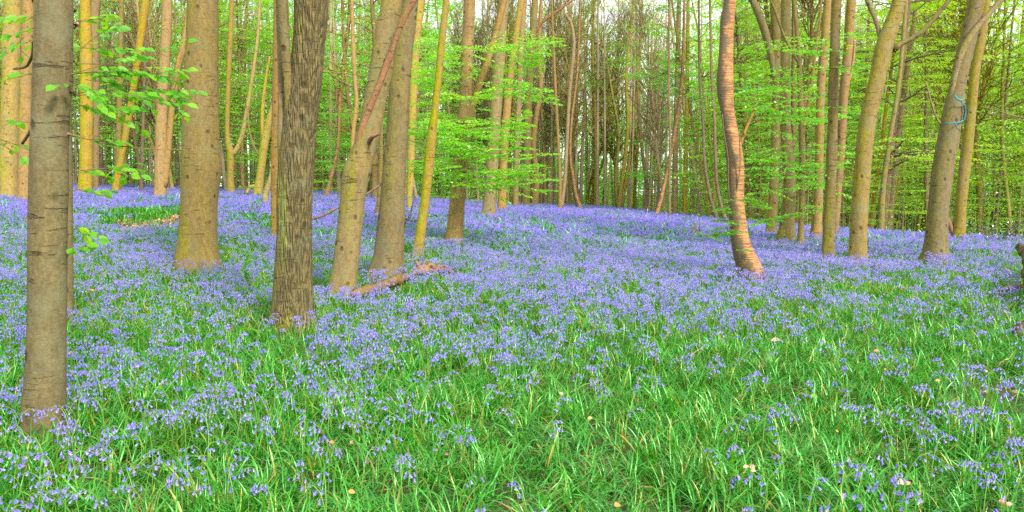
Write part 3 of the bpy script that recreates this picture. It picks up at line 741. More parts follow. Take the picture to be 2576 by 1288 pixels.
# ------------------------------------------------------------------ layered foliage on the middle trees
def crown_on(root, o, regions, mat, size, tintb=.55, n_leaf=70, twigs=True):
    mb = MB(); tw = MB()
    for (x0, x1, y0, y1, Y, dY, cnt, L) in regions:
        for k in range(cnt):
            vx = rng.uniform(x0, x1); vy = rng.uniform(y0, y1)
            p = at(vx, vy, Y + rng.uniform(-dY, dY)) - o
            a = rng.choice([0, PI]) + rng.normal(0, .7)
            LL = L * rng.uniform(.7, 1.25)
            spray(mb, tw if twigs else None, p - np.array([math.cos(a), math.sin(a), 0]) * LL * .5, a, LL, n_leaf, size, droop=.1, rise=rng.normal(.05, .16), tintb=tintb + rng.normal(0, .15))
    obj('crown', mb, M[mat], root, smooth=False)
    if twigs: obj('twigs', tw, M['twig'], root)['kind'] = 'stuff'
LR = [(1040, 1090, 95, 125, layY, .6, 2, 1.2), (1110, 1200, 90, 200, layY, 1.0, 4, 1.1), (1240, 1385, 95, 130, layY - 1, .5, 5, 1.3), (1260, 1400, 130, 165, layY - 1, .5, 3, 1.1),
      (1060, 1160, 160, 215, layY, .8, 6, 1.1), (1220, 1390, 205, 245, layY - 1, .6, 6, 1.1), (1040, 1230, 225, 300, layY, 1.2, 6, 1.0), (1030, 1200, 300, 355, layY - 1, 1.0, 14, 1.1),
      (1180, 1320, 300, 360, layY - 1, .8, 8, 1.0), (1150, 1260, 365, 400, layY - 1.2, .8, 7, 1.0), (1030, 1130, 405, 440, layY - 1.5, .5, 5, .9), (1130, 1350, 415, 475, layY - 1, .8, 12, 1.05),
      (1300, 1380, 370, 480, layY - 1, .8, 5, .9), (1240, 1300, 440, 470, layY - 1.2, .5, 3, .8)]
crown_on(LAY, layO, [(a, b, c, d, e, f, int(n * 2.4 + .5), l) for a, b, c, d, e, f, n, l in LR], 'leaf_b', .085, .6, 85)
crown_on(THIN, thinO, [(1060, 1100, 478, 500, thinY, .2, 1, .4), (1050, 1085, 520, 550, thinY, .1, 1, .25), (1040, 1110, 590, 640, thinY - .3, .3, 3, .6)], 'leaf_y', .055, .6, 22)
crown_on(CH, chO, [(1720, 1800, 205, 250, chY + 1.5, .4, 3, 1.0), (1760, 1830, 235, 265, chY + 1, .3, 2, .8), (1812, 1846, 495, 560, chY - .4, .2, 8, .4), (1775, 1850, 560, 600, chY - .4, .3, 6, .5), (1850, 1890, 610, 640, chY - .4, .1, 1, .3)], 'leaf', .065, .35, 40)
GR = [(1880, 2000, 120, 560, groveY - 1, 1.5, 32, 1.4), (1990, 2130, 80, 560, groveY - 1.5, 2, 30, 1.4), (1920, 1990, 540, 590, groveY - 2, .5, 3, .8)]
crown_on(GROVE, groveO, GR, 'leaf_b', .095, .6, 95)

# teal cord tied round the stout beech
rp = empty('cord', at(2400, 290, ropeY - .35)); ro = np.array(at(2400, 290, ropeY - .35))
tag(rp, 'teal cord with a dark sleeve tied around the stout beech trunk', 'cord')
def cordpart(px, w, name, mat):
    P = np.array([at(x, y, ropeY - dd) for x, y, dd in px])
    mb = MB(); tube(mb, catmull(P - ro, 14), w, 7, cap=True); obj(name, mb, M[mat], rp)
cordpart([(2402, 240, .30), (2406, 247, .34), (2412, 251, .34), (2420, 253, .3)], .021, 'knot', 'rope')
cordpart([(2418, 253, .31), (2421, 261, .28), (2426, 267, .2)], .012, 'upper_cord', 'rope')
cordpart([(2426, 264, .22), (2428, 285, .22), (2425, 303, .24)], .026, 'sleeve', 'rope_dark')
cordpart([(2425, 302, .24), (2412, 308, .36), (2398, 309, .40), (2384, 311, .36), (2373, 314, .15)], .012, 'lower_cord', 'rope')
cordpart([(2400, 308, .40), (2405, 315, .40), (2411, 326, .38)], .012, 'loose_end', 'rope')

# ------------------------------------------------------------------ fallen wood
def fallen(name, label, px, mat, cat='log', extra=(), lump=.12):
    P = []; r = []
    for vx, vy, w, dz in px:
        p = hit(vx, vy + 6); P.append([p[0], p[1], p[2] + dz]); r.append(w * p[1] / FOC / 2)
    P = np.array(P); o = P[0].copy(); o[2] = float(ground_z(o[0], o[1]))
    root = empty(name, o); tag(root, label, cat)
    Q = catmull(np.column_stack([P, r]), 60)
    gq = np.random.default_rng(int(abs(px[0][0])) + 1)
    Q[:, 3] *= 1 + gq.normal(0, .10, len(Q)) + .22 * np.sin(np.arange(len(Q)) * .9 + gq.uniform(0, 6)) * (lump > .2)
    Q[:, 2] += gq.normal(0, .006, len(Q))
    Q[:2, 3] *= [.45, .8]; Q[-2:, 3] *= [.7, .3]
    mb = MB(); tube(mb, Q[:, :3] - o, Q[:, 3], 14, lumps=lump, cap=True, knots=14)
    obj('stem', mb, M[mat], root)
    for e in extra:
        P2 = []; r2 = []
        for vx, vy, w, dz in e:
            p = hit(px[-1][0] if False else vx, px[len(px) // 2][1] + 8)
            q = at(vx, vy, p[1]); P2.append(q); r2.append(w * q[1] / FOC / 2)
        Q = catmull(np.column_stack([np.array(P2), r2]), 14)
        mb = MB(); tube(mb, Q[:, :3] - o, Q[:, 3], 8, lumps=.15, cap=True)
        obj('snag', mb, M[mat], root)
    for q in Q[::6]: BASES.append((q[0], q[1], .02))
    return root
fallen('fallen_log', 'pale orange fallen log lying in front of the tall smooth beech', [(886, 748, 22, .07), (920, 741, 26, .09), (950, 731, 20, .08), (985, 717, 24, .08), (1030, 697, 15, .05)], 'log', lump=.18)
fallen('fallen_root', 'reddish rotten root mass with a raised snag beyond the orange fallen log', [(1040, 690, 12, .06), (1070, 683, 22, .09), (1100, 681, 16, .07), (1142, 688, 10, .05)], 'dead', extra=[[(1066, 690, 14, 0), (1052, 668, 9, 0), (1043, 653, 4, 0)], [(1070, 690, 12, 0), (1080, 666, 9, 0), (1094, 672, 4, 0)], [(1090, 688, 9, 0), (1108, 670, 6, 0), (1130, 672, 3, 0)], [(1060, 692, 8, 0), (1066, 664, 5, 0), (1074, 650, 2, 0)]], lump=.3)
fallen('rotten_stump', 'dark rotten stump leaning at the picture edge beside the bluebells', [(2612, 760, 50, .1), (2594, 716, 34, .22), (2584, 690, 26, .34), (2570, 668, 20, .40), (2552, 660, 8, .36)], 'stump', cat='stump', lump=.3)
fallen('dead_branch', 'grey dead branch lying beside the dark rotten stump', [(2515, 728, 8, .02), (2550, 724, 9, .05), (2600, 720, 10, .05)], 'beech_pink', cat='branch')
fallen('dead_branch', 'short thick dark log end at the picture edge below the rotten stump', [(2568, 830, 40, .0), (2600, 820, 44, .02), (2640, 800, 40, 0)], 'stump', cat='log')
fallen('dead_branch', 'thin dead stick standing out of the far bluebells left of the banded curving tree', [(1742, 588, 4, .0), (1748, 584, 4, .2), (1755, 572, 3, .28)], 'dead', cat='branch')
fallen('dead_branch', 'pale thin stick lying past the foot of the large flared beech', [(548, 548, 5, .02), (570, 556, 4, .02), (598, 566, 3, .0)], 'beech_pink', cat='branch')

# ------------------------------------------------------------------ dry leaves one can point to
def dry_leaf(name, label, vx, vy, px, mat='litter_orange', tint=.4, n=1, cat='leaf', group=None):
    p = hit(vx, vy); s = px * p[1] / FOC
    mb = MB()
    for k in range(n):
        c = rng.normal(0, s * .5, 3) * [1, 1, .1] if n > 1 else np.zeros(3)
        leaves(mb, np.array([c]), np.array([[rng.uniform(.3, 1), rng.uniform(-1, 1), rng.uniform(-.2, .3)]]), np.array([[rng.normal(0, .3), -.8, .8]]), s, wide=.7, tint=np.array([tint + rng.uniform(-.15, .15)]), fine=True)
    o = obj(name, mb, M[mat], None, (p[0], p[1], p[2] - .0), smooth=False)
    tag(o, label, cat, group)
dry_leaf('dead_leaf', 'curled orange dead leaf in the green blades, in line below the ridged tree', 834, 1112, 17)
dry_leaf('dead_leaf', 'yellow-orange dead leaf lowest and nearest below the ridged tree', 884, 1237, 19, tint=.8)
dry_leaf('dead_leaf', 'large orange dead leaf under bluebell bells at the very bottom of the picture', 1553, 1270, 26, tint=.3)
dry_leaf('dead_leaf', 'small red dead leaf beside the foot of the nearest beech trunk', 178, 888, 15, mat='litter', tint=.2)
dry_leaf('dead_leaf', 'brown dead leaf between blades below the nearest beech trunk', 64, 1152, 12, mat='litter', tint=.2)
dry_leaf('dead_leaf', 'small tan dead leaf amid bluebells right of the ridged tree', 983, 884, 11, tint=.7)
dry_leaf('dead_leaf', 'pink-orange upright dead leaf in the grassy middle below the slanting orange stem', 1412, 990, 13, mat='litter', tint=.6)
dry_leaf('dead_leaf', 'yellow dead leaf in the green blades just below the pink-orange upright one', 1484, 1052, 13, tint=.95)
dry_leaf('wood_chip', 'pale wood chip in the grass below the swept foot of the banded tree', 1950, 855, 22, mat='litter', tint=.99, cat='wood chip')
dry_leaf('leaf_cluster', 'cluster of pale dry leaves in the green blades, lower right foreground', 1893, 1178, 15, mat='litter', tint=.9, n=4, cat='leaf cluster')
dry_leaf('dead_leaf', 'russet dead leaf in the grass below the gracefully leaning tree', 2205, 882, 14, mat='litter', tint=.4)
dry_leaf('dead_leaf', 'reddish dead leaf just below the russet one in the right-hand grass', 2228, 930, 12, tint=.2)
dry_leaf('dead_leaf', 'pale yellow dead leaf in the bluebells below the cord-wrapped beech', 2359, 957, 12, tint=.95)
dry_leaf('dead_leaf', 'dull orange dead leaf under drooping blades in the right foreground', 2106, 1084, 12, tint=.4)
dry_leaf('leaf_cluster', 'scatter of pinkish dry leaves on bare soil in the right foreground', 2275, 1212, 14, mat='litter', tint=.7, n=5, cat='leaf cluster')
dry_leaf('leaf_cluster', 'heap of curled brown leaves at the bottom corner of the foreground', 2530, 1266, 17, mat='litter', tint=.5, n=6, cat='leaf cluster')
dry_leaf('dead_leaf', 'small yellow-tan leaf caught in bluebells past the nearest trunk', 232, 730, 11, tint=.9)
dry_leaf('dead_leaf', 'light green fallen beech leaf lying flat in the right-hand grass', 2047, 996, 20, mat='leaf_y', tint=.8)
#INSERT_FLORA
# ------------------------------------------------------------------ the wood behind: prototypes, then one object per tree
PARTMESH = {}
def proto_tree(kind, seed):
    """returns list of (part name, mesh) for one kind of tree of the wood; height about 17 m"""
    g = np.random.default_rng(seed)
    tr = MB(); br = MB(); lf = MB()
    H = g.uniform(15, 20)
    def wander(p0, az, el, L, n, curl, rise):
        P = [np.array(p0, float)]; a, e = az, el
        for k in range(n):
            P.append(P[-1] + np.array([math.cos(a) * math.cos(e), math.sin(a) * math.cos(e), math.sin(e)]) * L / n)
            a += g.normal(0, curl); e = e + (rise - e) * .18 + g.normal(0, curl * .5)
        return np.array(P)
    if kind == 'pole':
        P = wander((0, 0, -.3), g.uniform(0, 6), R(g.uniform(84, 90)), H, 14, .1, R(89))
        r0 = .13; tube(tr, catmull(P, 26), np.linspace(r0, .03, 26) ** 1, 10, lumps=.05, flare=.25)
        nb_, lo, el, Ls, lv = 36, .2, 30, (1.2, 3.4), 60
    elif kind == 'twiggy':
        r0 = .12
        P = None; stems = []
        for s_ in range(g.integers(1, 4)):
            Q = wander((g.normal(0, .2), g.normal(0, .2), -.3), g.uniform(0, 6), R(g.uniform(76, 88)), H * g.uniform(.75, 1), 14, .16, R(86))
            stems.append(Q); tube(tr, catmull(Q, 22), np.linspace(r0, .015, 22), 8, lumps=.06, flare=.2)
        P = stems[0]
        nb_, lo, el, Ls, lv = 95, .26, 58, (1.5, 5.5), 9
    else:
        P = wander((0, 0, -.3), g.uniform(0, 6), R(g.uniform(80, 89)), H, 14, .13, R(88))
        r0 = .12; tube(tr, catmull(P, 26), np.linspace(r0, .025, 26), 10, lumps=.05, flare=.25)
        nb_, lo, el, Ls, lv = 46, .14, 18, (1.2, 3.4), 80
    Pd = catmull(P, 80)
    if kind == 'twiggy': stemsd = [catmull(s_, 80) for s_ in stems]
    for k in range(nb_):
        t = g.uniform(lo, .98); src = stemsd[k % len(stemsd)] if kind == 'twiggy' else Pd
        p = src[int(t * 79)]; a = g.uniform(0, 2 * PI); L = g.uniform(*Ls) * (1.1 - .6 * t)
        rb = (.042 if kind == 'twiggy' else .035) * (1.2 - t) + .01
        B = wander(p, a, R(el + g.normal(0, 10)), L, 6, .22, R(70 if kind == 'twiggy' else 15))
        tube(br, B, np.linspace(rb, .009, 7), 4)
        for q in range(7 if kind == 'twiggy' else 3):
            i = g.integers(1, 6); C = wander(B[i], a + g.normal(0, .9), R(g.uniform(10, 75) if kind == 'twiggy' else g.uniform(-5, 25)), L * g.uniform(.25, .5), 3, .25, R(70 if kind == 'twiggy' else 5))
            tube(br, C, np.linspace(rb * .45, .009, 4), 3)
            if kind == 'twiggy' and q < 3:
                D_ = wander(C[1], a + g.normal(0, 1.2), R(g.uniform(10, 80)), L * .2, 2, .3, R(70)); tube(br, D_, np.linspace(rb * .3, .008, 3), 3)
        if kind == 'leafy':
            for q in range(3):
                i = 1 + 2 * q; spray(lf, None, B[min(i, 6)], a + g.normal(0, .5), L * .75, lv, .11, droop=.12, tintb=.55, width=.5)
        elif lv:
            m = lv * (2 if kind == 'pole' else 2)
            C = B[g.integers(2, 7, m)] + g.normal(0, .28, (m, 3)) * [1, 1, .5]
            leaves(lf, C, g.normal(0, 1, (m, 3)) * [1, 1, .3], UPV * .7 + g.normal(0, .7, (m, 3)), .085 * g.uniform(.6, 1.2, m), tint=np.clip(g.normal(.5, .25, m), 0, 1))
    return tr, br, lf

BARKS = {'L': ['far_brown', 'far_dark', 'far_olive', 'beech_pink'], 'C': ['far_olive', 'far_brown', 'far_olive', 'far_pale'], 'R': ['far_olive', 'beech_gold', 'far_brown', 'far_dark']}
protos = {}
def get_proto(kind, v, barkm, leafm):
    k = (kind, v)
    if k not in protos:
        tr, br, lf = proto_tree(kind, 1000 + v * 17 + len(kind))
        protos[k] = (tr, br, lf)
    if k not in PARTMESH:
        tr, br, lf = protos[k]
        PARTMESH[k] = (tr.mesh('trunk', M[barkm]), br.mesh('branches', M[barkm]), lf.mesh('crown', M[leafm], smooth=False))
    return PARTMESH[k]
def set_mat(o, m):
    o.material_slots[0].link = 'OBJECT'; o.material_slots[0].material = m

# where the wood stands
LANDN = [(0, 'nearest beech'), (290, 'slender yellow trunk'), (497, 'large flared beech'), (582, 'wide-U forked tree'), (742, 'ridged twin-stemmed tree'),
         (890, 'leaning olive beech'), (995, 'tall smooth beech'), (1075, 'thin curving tree'), (1155, 'dotted pale beech'), (1238, 'flared olive trunk'), (1408, 'crossing dark stems'),
         (1455, 'crooked peeling stem'), (1570, 'fanning olive bundle'), (1690, 'slanting orange stem'), (1850, 'banded curving tree'), (1945, 'arching-limbed trunk'), (2016, 'slim dividing trunk'),
         (2088, 'knobbly grey trunk'), (2170, 'gracefully leaning tree'), (2315, 'gold-orange trunk'), (2375, 'cord-wrapped beech'), (2440, 'two-toned trunk'), (2530, 'dark holly bush'), (2700, 'picture edge')]
def clear_of(pts, x, y, dmin):
    for a, b in pts:
        if (a - x) ** 2 + (b - y) ** 2 < dmin * dmin: return False
    return True
spots = []; tries = 0
gt = np.random.default_rng(21)
while len(spots) < 232 and tries < 30000:
    tries += 1
    vx = gt.uniform(-350, 2950); d = 33 + 60 * gt.random() ** .75
    x = (vx - 1288) / FOC * d; y = d
    lim = np.interp(vx, [-400, 480, 620, 1000, 1290, 1560, 1700, 1900, 2100, 2576], [50, 52, 44, 44, 62, 68, 52, 38, 34, 33])
    if d < lim: continue
    if gt.random() > np.interp(vx, [0, 900, 1300, 1560, 1800, 2576], [1, .8, .9, .55, 1, .9]): continue
    if not clear_of(spots, x, y, .9): continue
    if not clear_of([(b[0], b[1]) for b in BASES], x, y, .9): continue
    spots.append((x, y))
spots.sort(key=lambda p: p[1])
LEANW = {0: 'upright', 1: 'leaning'}
TONE = {'far_brown': 'brown', 'far_dark': 'dark', 'far_olive': 'olive', 'far_pale': 'pale brown', 'beech_pink': 'pinkish brown', 'beech_gold': 'golden'}
seen_labels = {}
first_of = {}
def copy_thing(src):
    r = src.copy(); COL.objects.link(r)
    for ch in src.children:
        c = ch.copy(); COL.objects.link(c); c.parent = r
    return r
for (x, y) in spots:
    vx = 1288 + FOC * x / y
    zone = 'L' if vx < 1000 else ('C' if vx < 1850 else 'R')
    u = gt.random()
    if zone == 'L': kind = 'pole' if u < .5 else ('leafy' if u < .86 else 'twiggy')
    elif zone == 'C': kind = 'twiggy' if u < .72 else ('pole' if u < .9 else 'leafy')
    else: kind = 'leafy' if u < .62 else ('pole' if u < .8 else 'twiggy')
    if zone == 'C' and (vx < 1200 or vx > 1760) and u > .6: kind = 'leafy'
    v = int(gt.integers(0, 4)); bk = BARKS[zone][int(gt.integers(0, 4))]
    lm = ('leaf_b' if gt.random() < .6 else 'leaf_y') if zone == 'L' else ('leaf_b' if zone == 'C' else 'leaf_y')
    if zone == 'R' and vx < 2150 and gt.random() < .6: lm = 'leaf_b'
    key = (kind, v, bk, lm)
    if key not in first_of:
        tm, bm, cm = get_proto(*key)
        root = empty('woodland_tree', (0, 0, 0))
        set_mat(link('trunk', tm, root), M[bk]); bo = link('branches', bm, root); set_mat(bo, M[bk]); bo['kind'] = 'stuff'
        if len(cm.polygons): set_mat(link('crown', cm, root), M[lm])
        first_of[key] = root
    else:
        root = copy_thing(first_of[key])
    root.location = (x, y, float(ground_z(x, y)))
    sc_ = gt.uniform(1.0, 1.4); thick = sc_ * gt.uniform(.8, 1.35) * (1.15 if zone == 'L' else .9)
    lean = gt.normal(0, .035) if gt.random() < .7 else gt.normal(0, .11)
    root.rotation_euler = (gt.normal(0, .03), lean, gt.uniform(0, 6.28))
    root.scale = (thick, thick, sc_) if kind != 'leafy' else (sc_, sc_, sc_)
    form = {'pole': 'tall pole-like', 'twiggy': 'bare twiggy', 'leafy': 'green-leaved'}[kind]
    i = max(0, np.searchsorted([q[0] for q in LANDN], vx) - 1); i = min(i, len(LANDN) - 2)
    dist = 'front rank' if y < 55 else ('middle rank' if y < 72 else 'back rank')
    a, b = LANDN[i][1], LANDN[i + 1][1]
    if vx < 0: lab = f"{form} {TONE[bk]} tree, {dist}, out past the {LANDN[0][1]}"
    elif vx > 2576: lab = f"{form} {TONE[bk]} tree, {dist}, out past the {LANDN[-2][1]}"
    else: lab = f"{form} {TONE[bk]} tree, {dist}, between {a} and {b}"
    seen_labels.setdefault(lab, []).append((vx, root))
    tag(root, lab, 'tree', 'trees standing in the wood behind')

ORD = {2: ['left-hand', 'right-hand'], 3: ['leftmost', 'central', 'rightmost'], 4: ['leftmost', 'second-left', 'second-right', 'rightmost'], 5: ['leftmost', 'second-left', 'central', 'second-right', 'rightmost']}
for lab, lst in seen_labels.items():
    if len(lst) in ORD:
        for w, (vx, r_) in zip(ORD[len(lst)], sorted(lst, key=lambda q: q[0])): r_['label'] = w + ' ' + lab
# beyond them nobody could count: one mass of stems, one of leaves
mb = MB(); g = np.random.default_rng(5)
for k in range(1300):
    d = g.uniform(66, 150); vx = g.uniform(-500, 3100); x = (vx - 1288) / FOC * d
    z = float(ground_z(x, d)); h = g.uniform(16, 27); l1 = g.normal(0, .6); l2 = g.normal(0, .5)
    P = catmull([[x, d, z - .5], [x + l1 * .4, d + l2 * .3, z + h * .4], [x + l1, d + l2, z + h]], 6)
    r = g.uniform(.07, .2)
    tube(mb, P, np.linspace(r, r * .2, 6), 5)
    for q in range(9):
        t_ = g.uniform(.35, 1) * 5; i = min(4, int(t_)); p = P[i] + (P[i + 1] - P[i]) * (t_ - i); a = g.uniform(0, 6.28); L = g.uniform(1, 4)
        e_ = p + [math.cos(a) * L * .45, math.sin(a) * L * .45, L * .8]
        tube(mb, [p, e_], [.05, .022], 3)
        tube(mb, [(p + e_) / 2, (p + e_) / 2 + g.normal(0, .5, 3) + [0, 0, .8]], [.032, .016], 3)
o = obj('distant_tree_stems', mb, M['far_pale']); tag(o, 'brown stems of the farthest trees closing off the wood', 'trees', kind='stuff')
def leaf_cloud(name, n, v0, v1, d0, d1, h0, h1, size, mat, topfade=None):
    mb = MB(); g = np.random.default_rng(n)
    m = n // 40
    cx = g.uniform(v0, v1, m); cd = g.uniform(d0, d1, m); hh = h0 + (h1 - h0) * g.random(m) ** 1.0
    x = (cx - 1288) / FOC * cd
    c = np.stack([x, cd, hh], 1)
    P = np.repeat(c, 40, 0) + g.normal(0, 1, (m * 40, 3)) * [1.3, 1.3, .22]
    P[:, 2] += ground_z(P[:, 0], P[:, 1])
    leaves(mb, P, g.normal(0, 1, (len(P), 3)) * [1, 1, .3], UPV * .6 + g.normal(0, .8, (len(P), 3)), size * g.uniform(.6, 1.3, len(P)), wide=.8, tint=np.clip(np.repeat(g.random(m), 40) * .7 + g.random(len(P)) * .3, 0, 1))
    o = obj(name, mb, M[mat], smooth=False); tag(o, {'leaf': 'mid green', 'leaf_b': 'fresh green', 'leaf_d': 'shaded green', 'leaf_y': 'sunny yellow-green'}[mat] + (' low leafy undergrowth among the stems of the wood' if name[0] == 'u' else ' leaves of the farthest trees' + (', upper canopy' if h0 > 5 else '') + (' at the end of the glade' if v0 > 900 and v1 < 2000 else ' beyond the wood')), 'foliage', kind='stuff')
leaf_cloud('distant_foliage', 120000, -500, 1220, 80, 150, .2, 27, .34, 'leaf_b')
leaf_cloud('distant_foliage', 36000, 1100, 1950, 100, 150, .2, 15, .3, 'leaf_b')
leaf_cloud('distant_foliage', 40000, 1000, 1900, 105, 150, 0, 8, .3, 'leaf')
leaf_cloud('distant_foliage', 42000, 900, 1950, 100, 150, 10, 30, .3, 'leaf_y')
leaf_cloud('distant_foliage', 80000, 1750, 3100, 75, 150, 10, 31, .32, 'leaf_y')
leaf_cloud('distant_foliage', 9000, 1100, 1950, 110, 150, 13, 28, .3, 'leaf_y')
leaf_cloud('distant_foliage', 85000, 1750, 3100, 70, 150, .2, 27, .3, 'leaf_y')
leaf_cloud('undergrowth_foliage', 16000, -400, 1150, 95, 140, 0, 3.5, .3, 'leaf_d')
leaf_cloud('undergrowth_foliage', 60000, -300, 1150, 50, 95, .2, 17, .13, 'leaf_b')
leaf_cloud('undergrowth_foliage', 45000, 1750, 2900, 38, 85, .2, 10, .12, 'leaf_y')
leaf_cloud('undergrowth_foliage', 26000, 1050, 1800, 64, 110, .1, 9, .14, 'leaf_b')

# ------------------------------------------------------------------ young beeches with level sprays
def sapling_mesh(seed, h, nspr, size):
    g = np.random.default_rng(seed); tr = MB(); lf = MB()
    P = catmull([[0, 0, -.1], [g.normal(0, .15), g.normal(0, .15), h * .5], [g.normal(0, .3), g.normal(0, .3), h]], 12)
    tube(tr, P, np.linspace(.028, .006, 12), 6)
    for k in range(nspr):
        i = int(g.uniform(2, 12)); a = g.uniform(0, 6.28); L = g.uniform(.8, 1.9) * (1.2 - i / 18)
        spray(lf, tr, P[i] + [math.cos(a) * .1, math.sin(a) * .1, 0], a, L, 60, size, droop=.06, rise=g.uniform(0, .15), tintb=.55, twig_r=.009, width=.45)
    return tr, lf
SAP = []
for s_, h in ((1, 4.5), (2, 6.5), (3, 5.5)):
    SAP.append(sapling_mesh(s_, h, 26, .085))
sapm = {}
def sapling(vx, d, v, lm, label, sc=1.):
    x = (vx - 1288) / FOC * d
    key = (v, lm)
    if key not in sapm:
        tr, lf = SAP[v]; sapm[key] = (tr.mesh('stem', M['twig']), lf.mesh('foliage', M[lm], smooth=False))
    root = empty('beech_sapling', (x, d, float(ground_z(x, d)))); root.rotation_euler.z = vx * .7; root.scale = (sc,) * 3
    link('stem', sapm[key][0], root); link('foliage', sapm[key][1], root)
    tag(root, label, 'sapling', 'young beeches with level green sprays')
sp_ = [(455, 48, 'leaf', 'green sapling just left of the large flared beech'), (570, 55, 'leaf', 'green sapling behind the wide-U forked tree'), (625, 44, 'leaf', 'green sapling between the U-forked tree and the leaning golden tree'),
       (350, 60, 'leaf', 'green sapling past the slender leaning yellow trunk'), (262, 57, 'leaf', 'green sapling behind the slim dim brown trunk'), (816, 46, 'leaf', 'green sapling just right of the ridged twin-stemmed tree'), (850, 36, 'leaf', 'green sapling left of the knobbly olive beech'),
       (1025, 38, 'leaf', 'green sapling between the tall smooth and thin curving trees'), (1120, 42, 'leaf', 'green sapling left of the dotted pale beech'), (1205, 40, 'leaf', 'green sapling left of the flared olive trunk'), (1500, 85, 'leaf', 'far green sapling between the crooked stem and fanning bundle'),
       (1660, 62, 'leaf_y', 'pale sapling behind the slanting orange stem'), (1745, 48, 'leaf_y', 'pale green sapling in the thicket left of the banded tree'), (1910, 36, 'leaf', 'bright green sapling right of the banded curving tree'), (1900, 44, 'leaf', 'green sapling farther back beyond the banded curving tree'),
       (1962, 34, 'leaf', 'green sapling between the two dark grove trunks'), (2030, 33, 'leaf', 'green sapling right of the slim dividing trunk'), (2068, 38, 'leaf_y', 'yellow-green sapling left of the knobbly grey trunk'), (2122, 32, 'leaf', 'green sapling between the knobbly trunk and the leaning tree'),
       (2140, 42, 'leaf_y', 'yellow-green sapling farther back left of the leaning tree'), (2200, 36, 'leaf_y', 'yellow-green sapling right of the gracefully leaning tree foot'), (2262, 34, 'leaf_y', 'yellow-green sapling by the bowed thin stem'), (2335, 40, 'leaf_y', 'yellow-green sapling left of the cord-wrapped beech'),
       (2395, 44, 'leaf_y', 'yellow sapling between the cord-wrapped and two-toned trunks'), (2465, 36, 'leaf_y', 'bright yellow sapling past the two-toned trunk'), (2500, 42, 'leaf_y', 'bright yellow sapling behind the dark holly bush'), (2552, 36, 'leaf_y', 'yellow sapling right of the dark holly bush')]
for i, (vx, d, lm, lab) in enumerate(sp_):
    sapling(vx, d, i % 3, lm, lab, 1. + .25 * math.sin(i * 2.1))

# ------------------------------------------------------------------ dark evergreen shrubs
def shrub(vx, vy, w, h, label, mat='holly', n=900, size=.055):
    p = hit(vx, vy); gz = float(ground_z(p[0], p[1])); root = empty('holly_bush', (p[0], p[1], gz)); tag(root, label, 'bush')
    tr = MB(); lf = MB()
    for k in range(14):
        a = rng.uniform(0, 6.28); e = rng.uniform(.25, 1.2); L = w * rng.uniform(.5, 1.)
        P = catmull([[0, 0, 0], [math.cos(a) * L * .4, math.sin(a) * L * .4, h * .45 * e], [math.cos(a) * L, math.sin(a) * L, h * e * .8]], 7)
        tube(tr, P, np.linspace(.018, .004, 7), 5)
        C = P[rng.integers(2, 7, n // 14)] + rng.normal(0, w * .13, (n // 14, 3)) * [1, 1, .6]
        C[:, 2] = np.maximum(C[:, 2], .05)
        leaves(lf, C, rng.normal(0, 1, (len(C), 3)), UPV + rng.normal(0, .6, (len(C), 3)), size, wide=.6)
    obj('stems', tr, M['twig'], root); obj('foliage', lf, M[mat], root, smooth=False)
shrub(2512, 612, .9, .9, 'dark glossy holly bush low among the bluebells at the far picture edge')
shrub(1030, 560, .8, 1.1, 'dark bluish evergreen bush behind the foot of the tall smooth beech', n=700)
shrub(2418, 598, .35, .6, 'small dark holly growing around the two-toned trunk', n=300)
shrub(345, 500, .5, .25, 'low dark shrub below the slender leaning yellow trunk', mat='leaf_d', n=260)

# ------------------------------------------------------------------ bluebells: flower density over the glade
GX = np.array([0, 320, 640, 960, 1290, 1610, 1930, 2250, 2576], float)
GY = np.array([500, 620, 700, 780, 860, 950, 1050, 1150, 1288], float)
GD = np.array([[.78, .76, .76, .8, .88, .9, .88, .8, .72],
               [.46, .38, .40, .42, .56, .60, .72, .66, .46],
               [.36, .26, .26, .30, .50, .64, .68, .30, .22],
               [.38, .27, .25, .36, .56, .66, .32, .10, .16],
               [.44, .34, .33, .46, .62, .42, .10, .07, .20],
               [.50, .42, .50, .48, .30, .10, .06, .10, .27],
               [.46, .46, .44, .26, .08, .06, .07, .16, .30],
               [.40, .36, .28, .10, .06, .06, .1, .2, .3],
               [.36, .3, .14, .08, .06, .08, .15, .22, .28]])
def bilinear(vx, vy):
    u = np.clip(np.interp(vx, GX, np.arange(9)), 0, 7.999); w = np.clip(np.interp(vy, GY, np.arange(9)), 0, 7.999)
    i = u.astype(int); j = w.astype(int); fu = u - i; fw = w - j
    return (GD[j, i] * (1 - fu) + GD[j, i + 1] * fu) * (1 - fw) + (GD[j + 1, i] * (1 - fu) + GD[j + 1, i + 1] * fu) * fw
_gn = np.random.default_rng(3)
KN = [(_gn.normal(0, 1, 2), _gn.uniform(0, 6.28)) for _ in range(24)]
def fnoise(x, y, f):
    s = 0
    for i, (k, ph) in enumerate(KN):
        s = s + np.sin((k[0] * x + k[1] * y) * f * (1 + .12 * i) + ph)
    return s / math.sqrt(12)
PATCH = [(340, 541, 130, 13, 0), (420, 528, 60, 8, 0), (1700, 603, 120, 8, .3), (1560, 600, 60, 6, .4), (340, 560, 130, 8, .15), (2230, 605, 60, 6, .3), (1320, 655, 40, 8, .3), (560, 500, 60, 5, .4), (2450, 640, 60, 6, .3), (1430, 800, 60, 22, .25)]
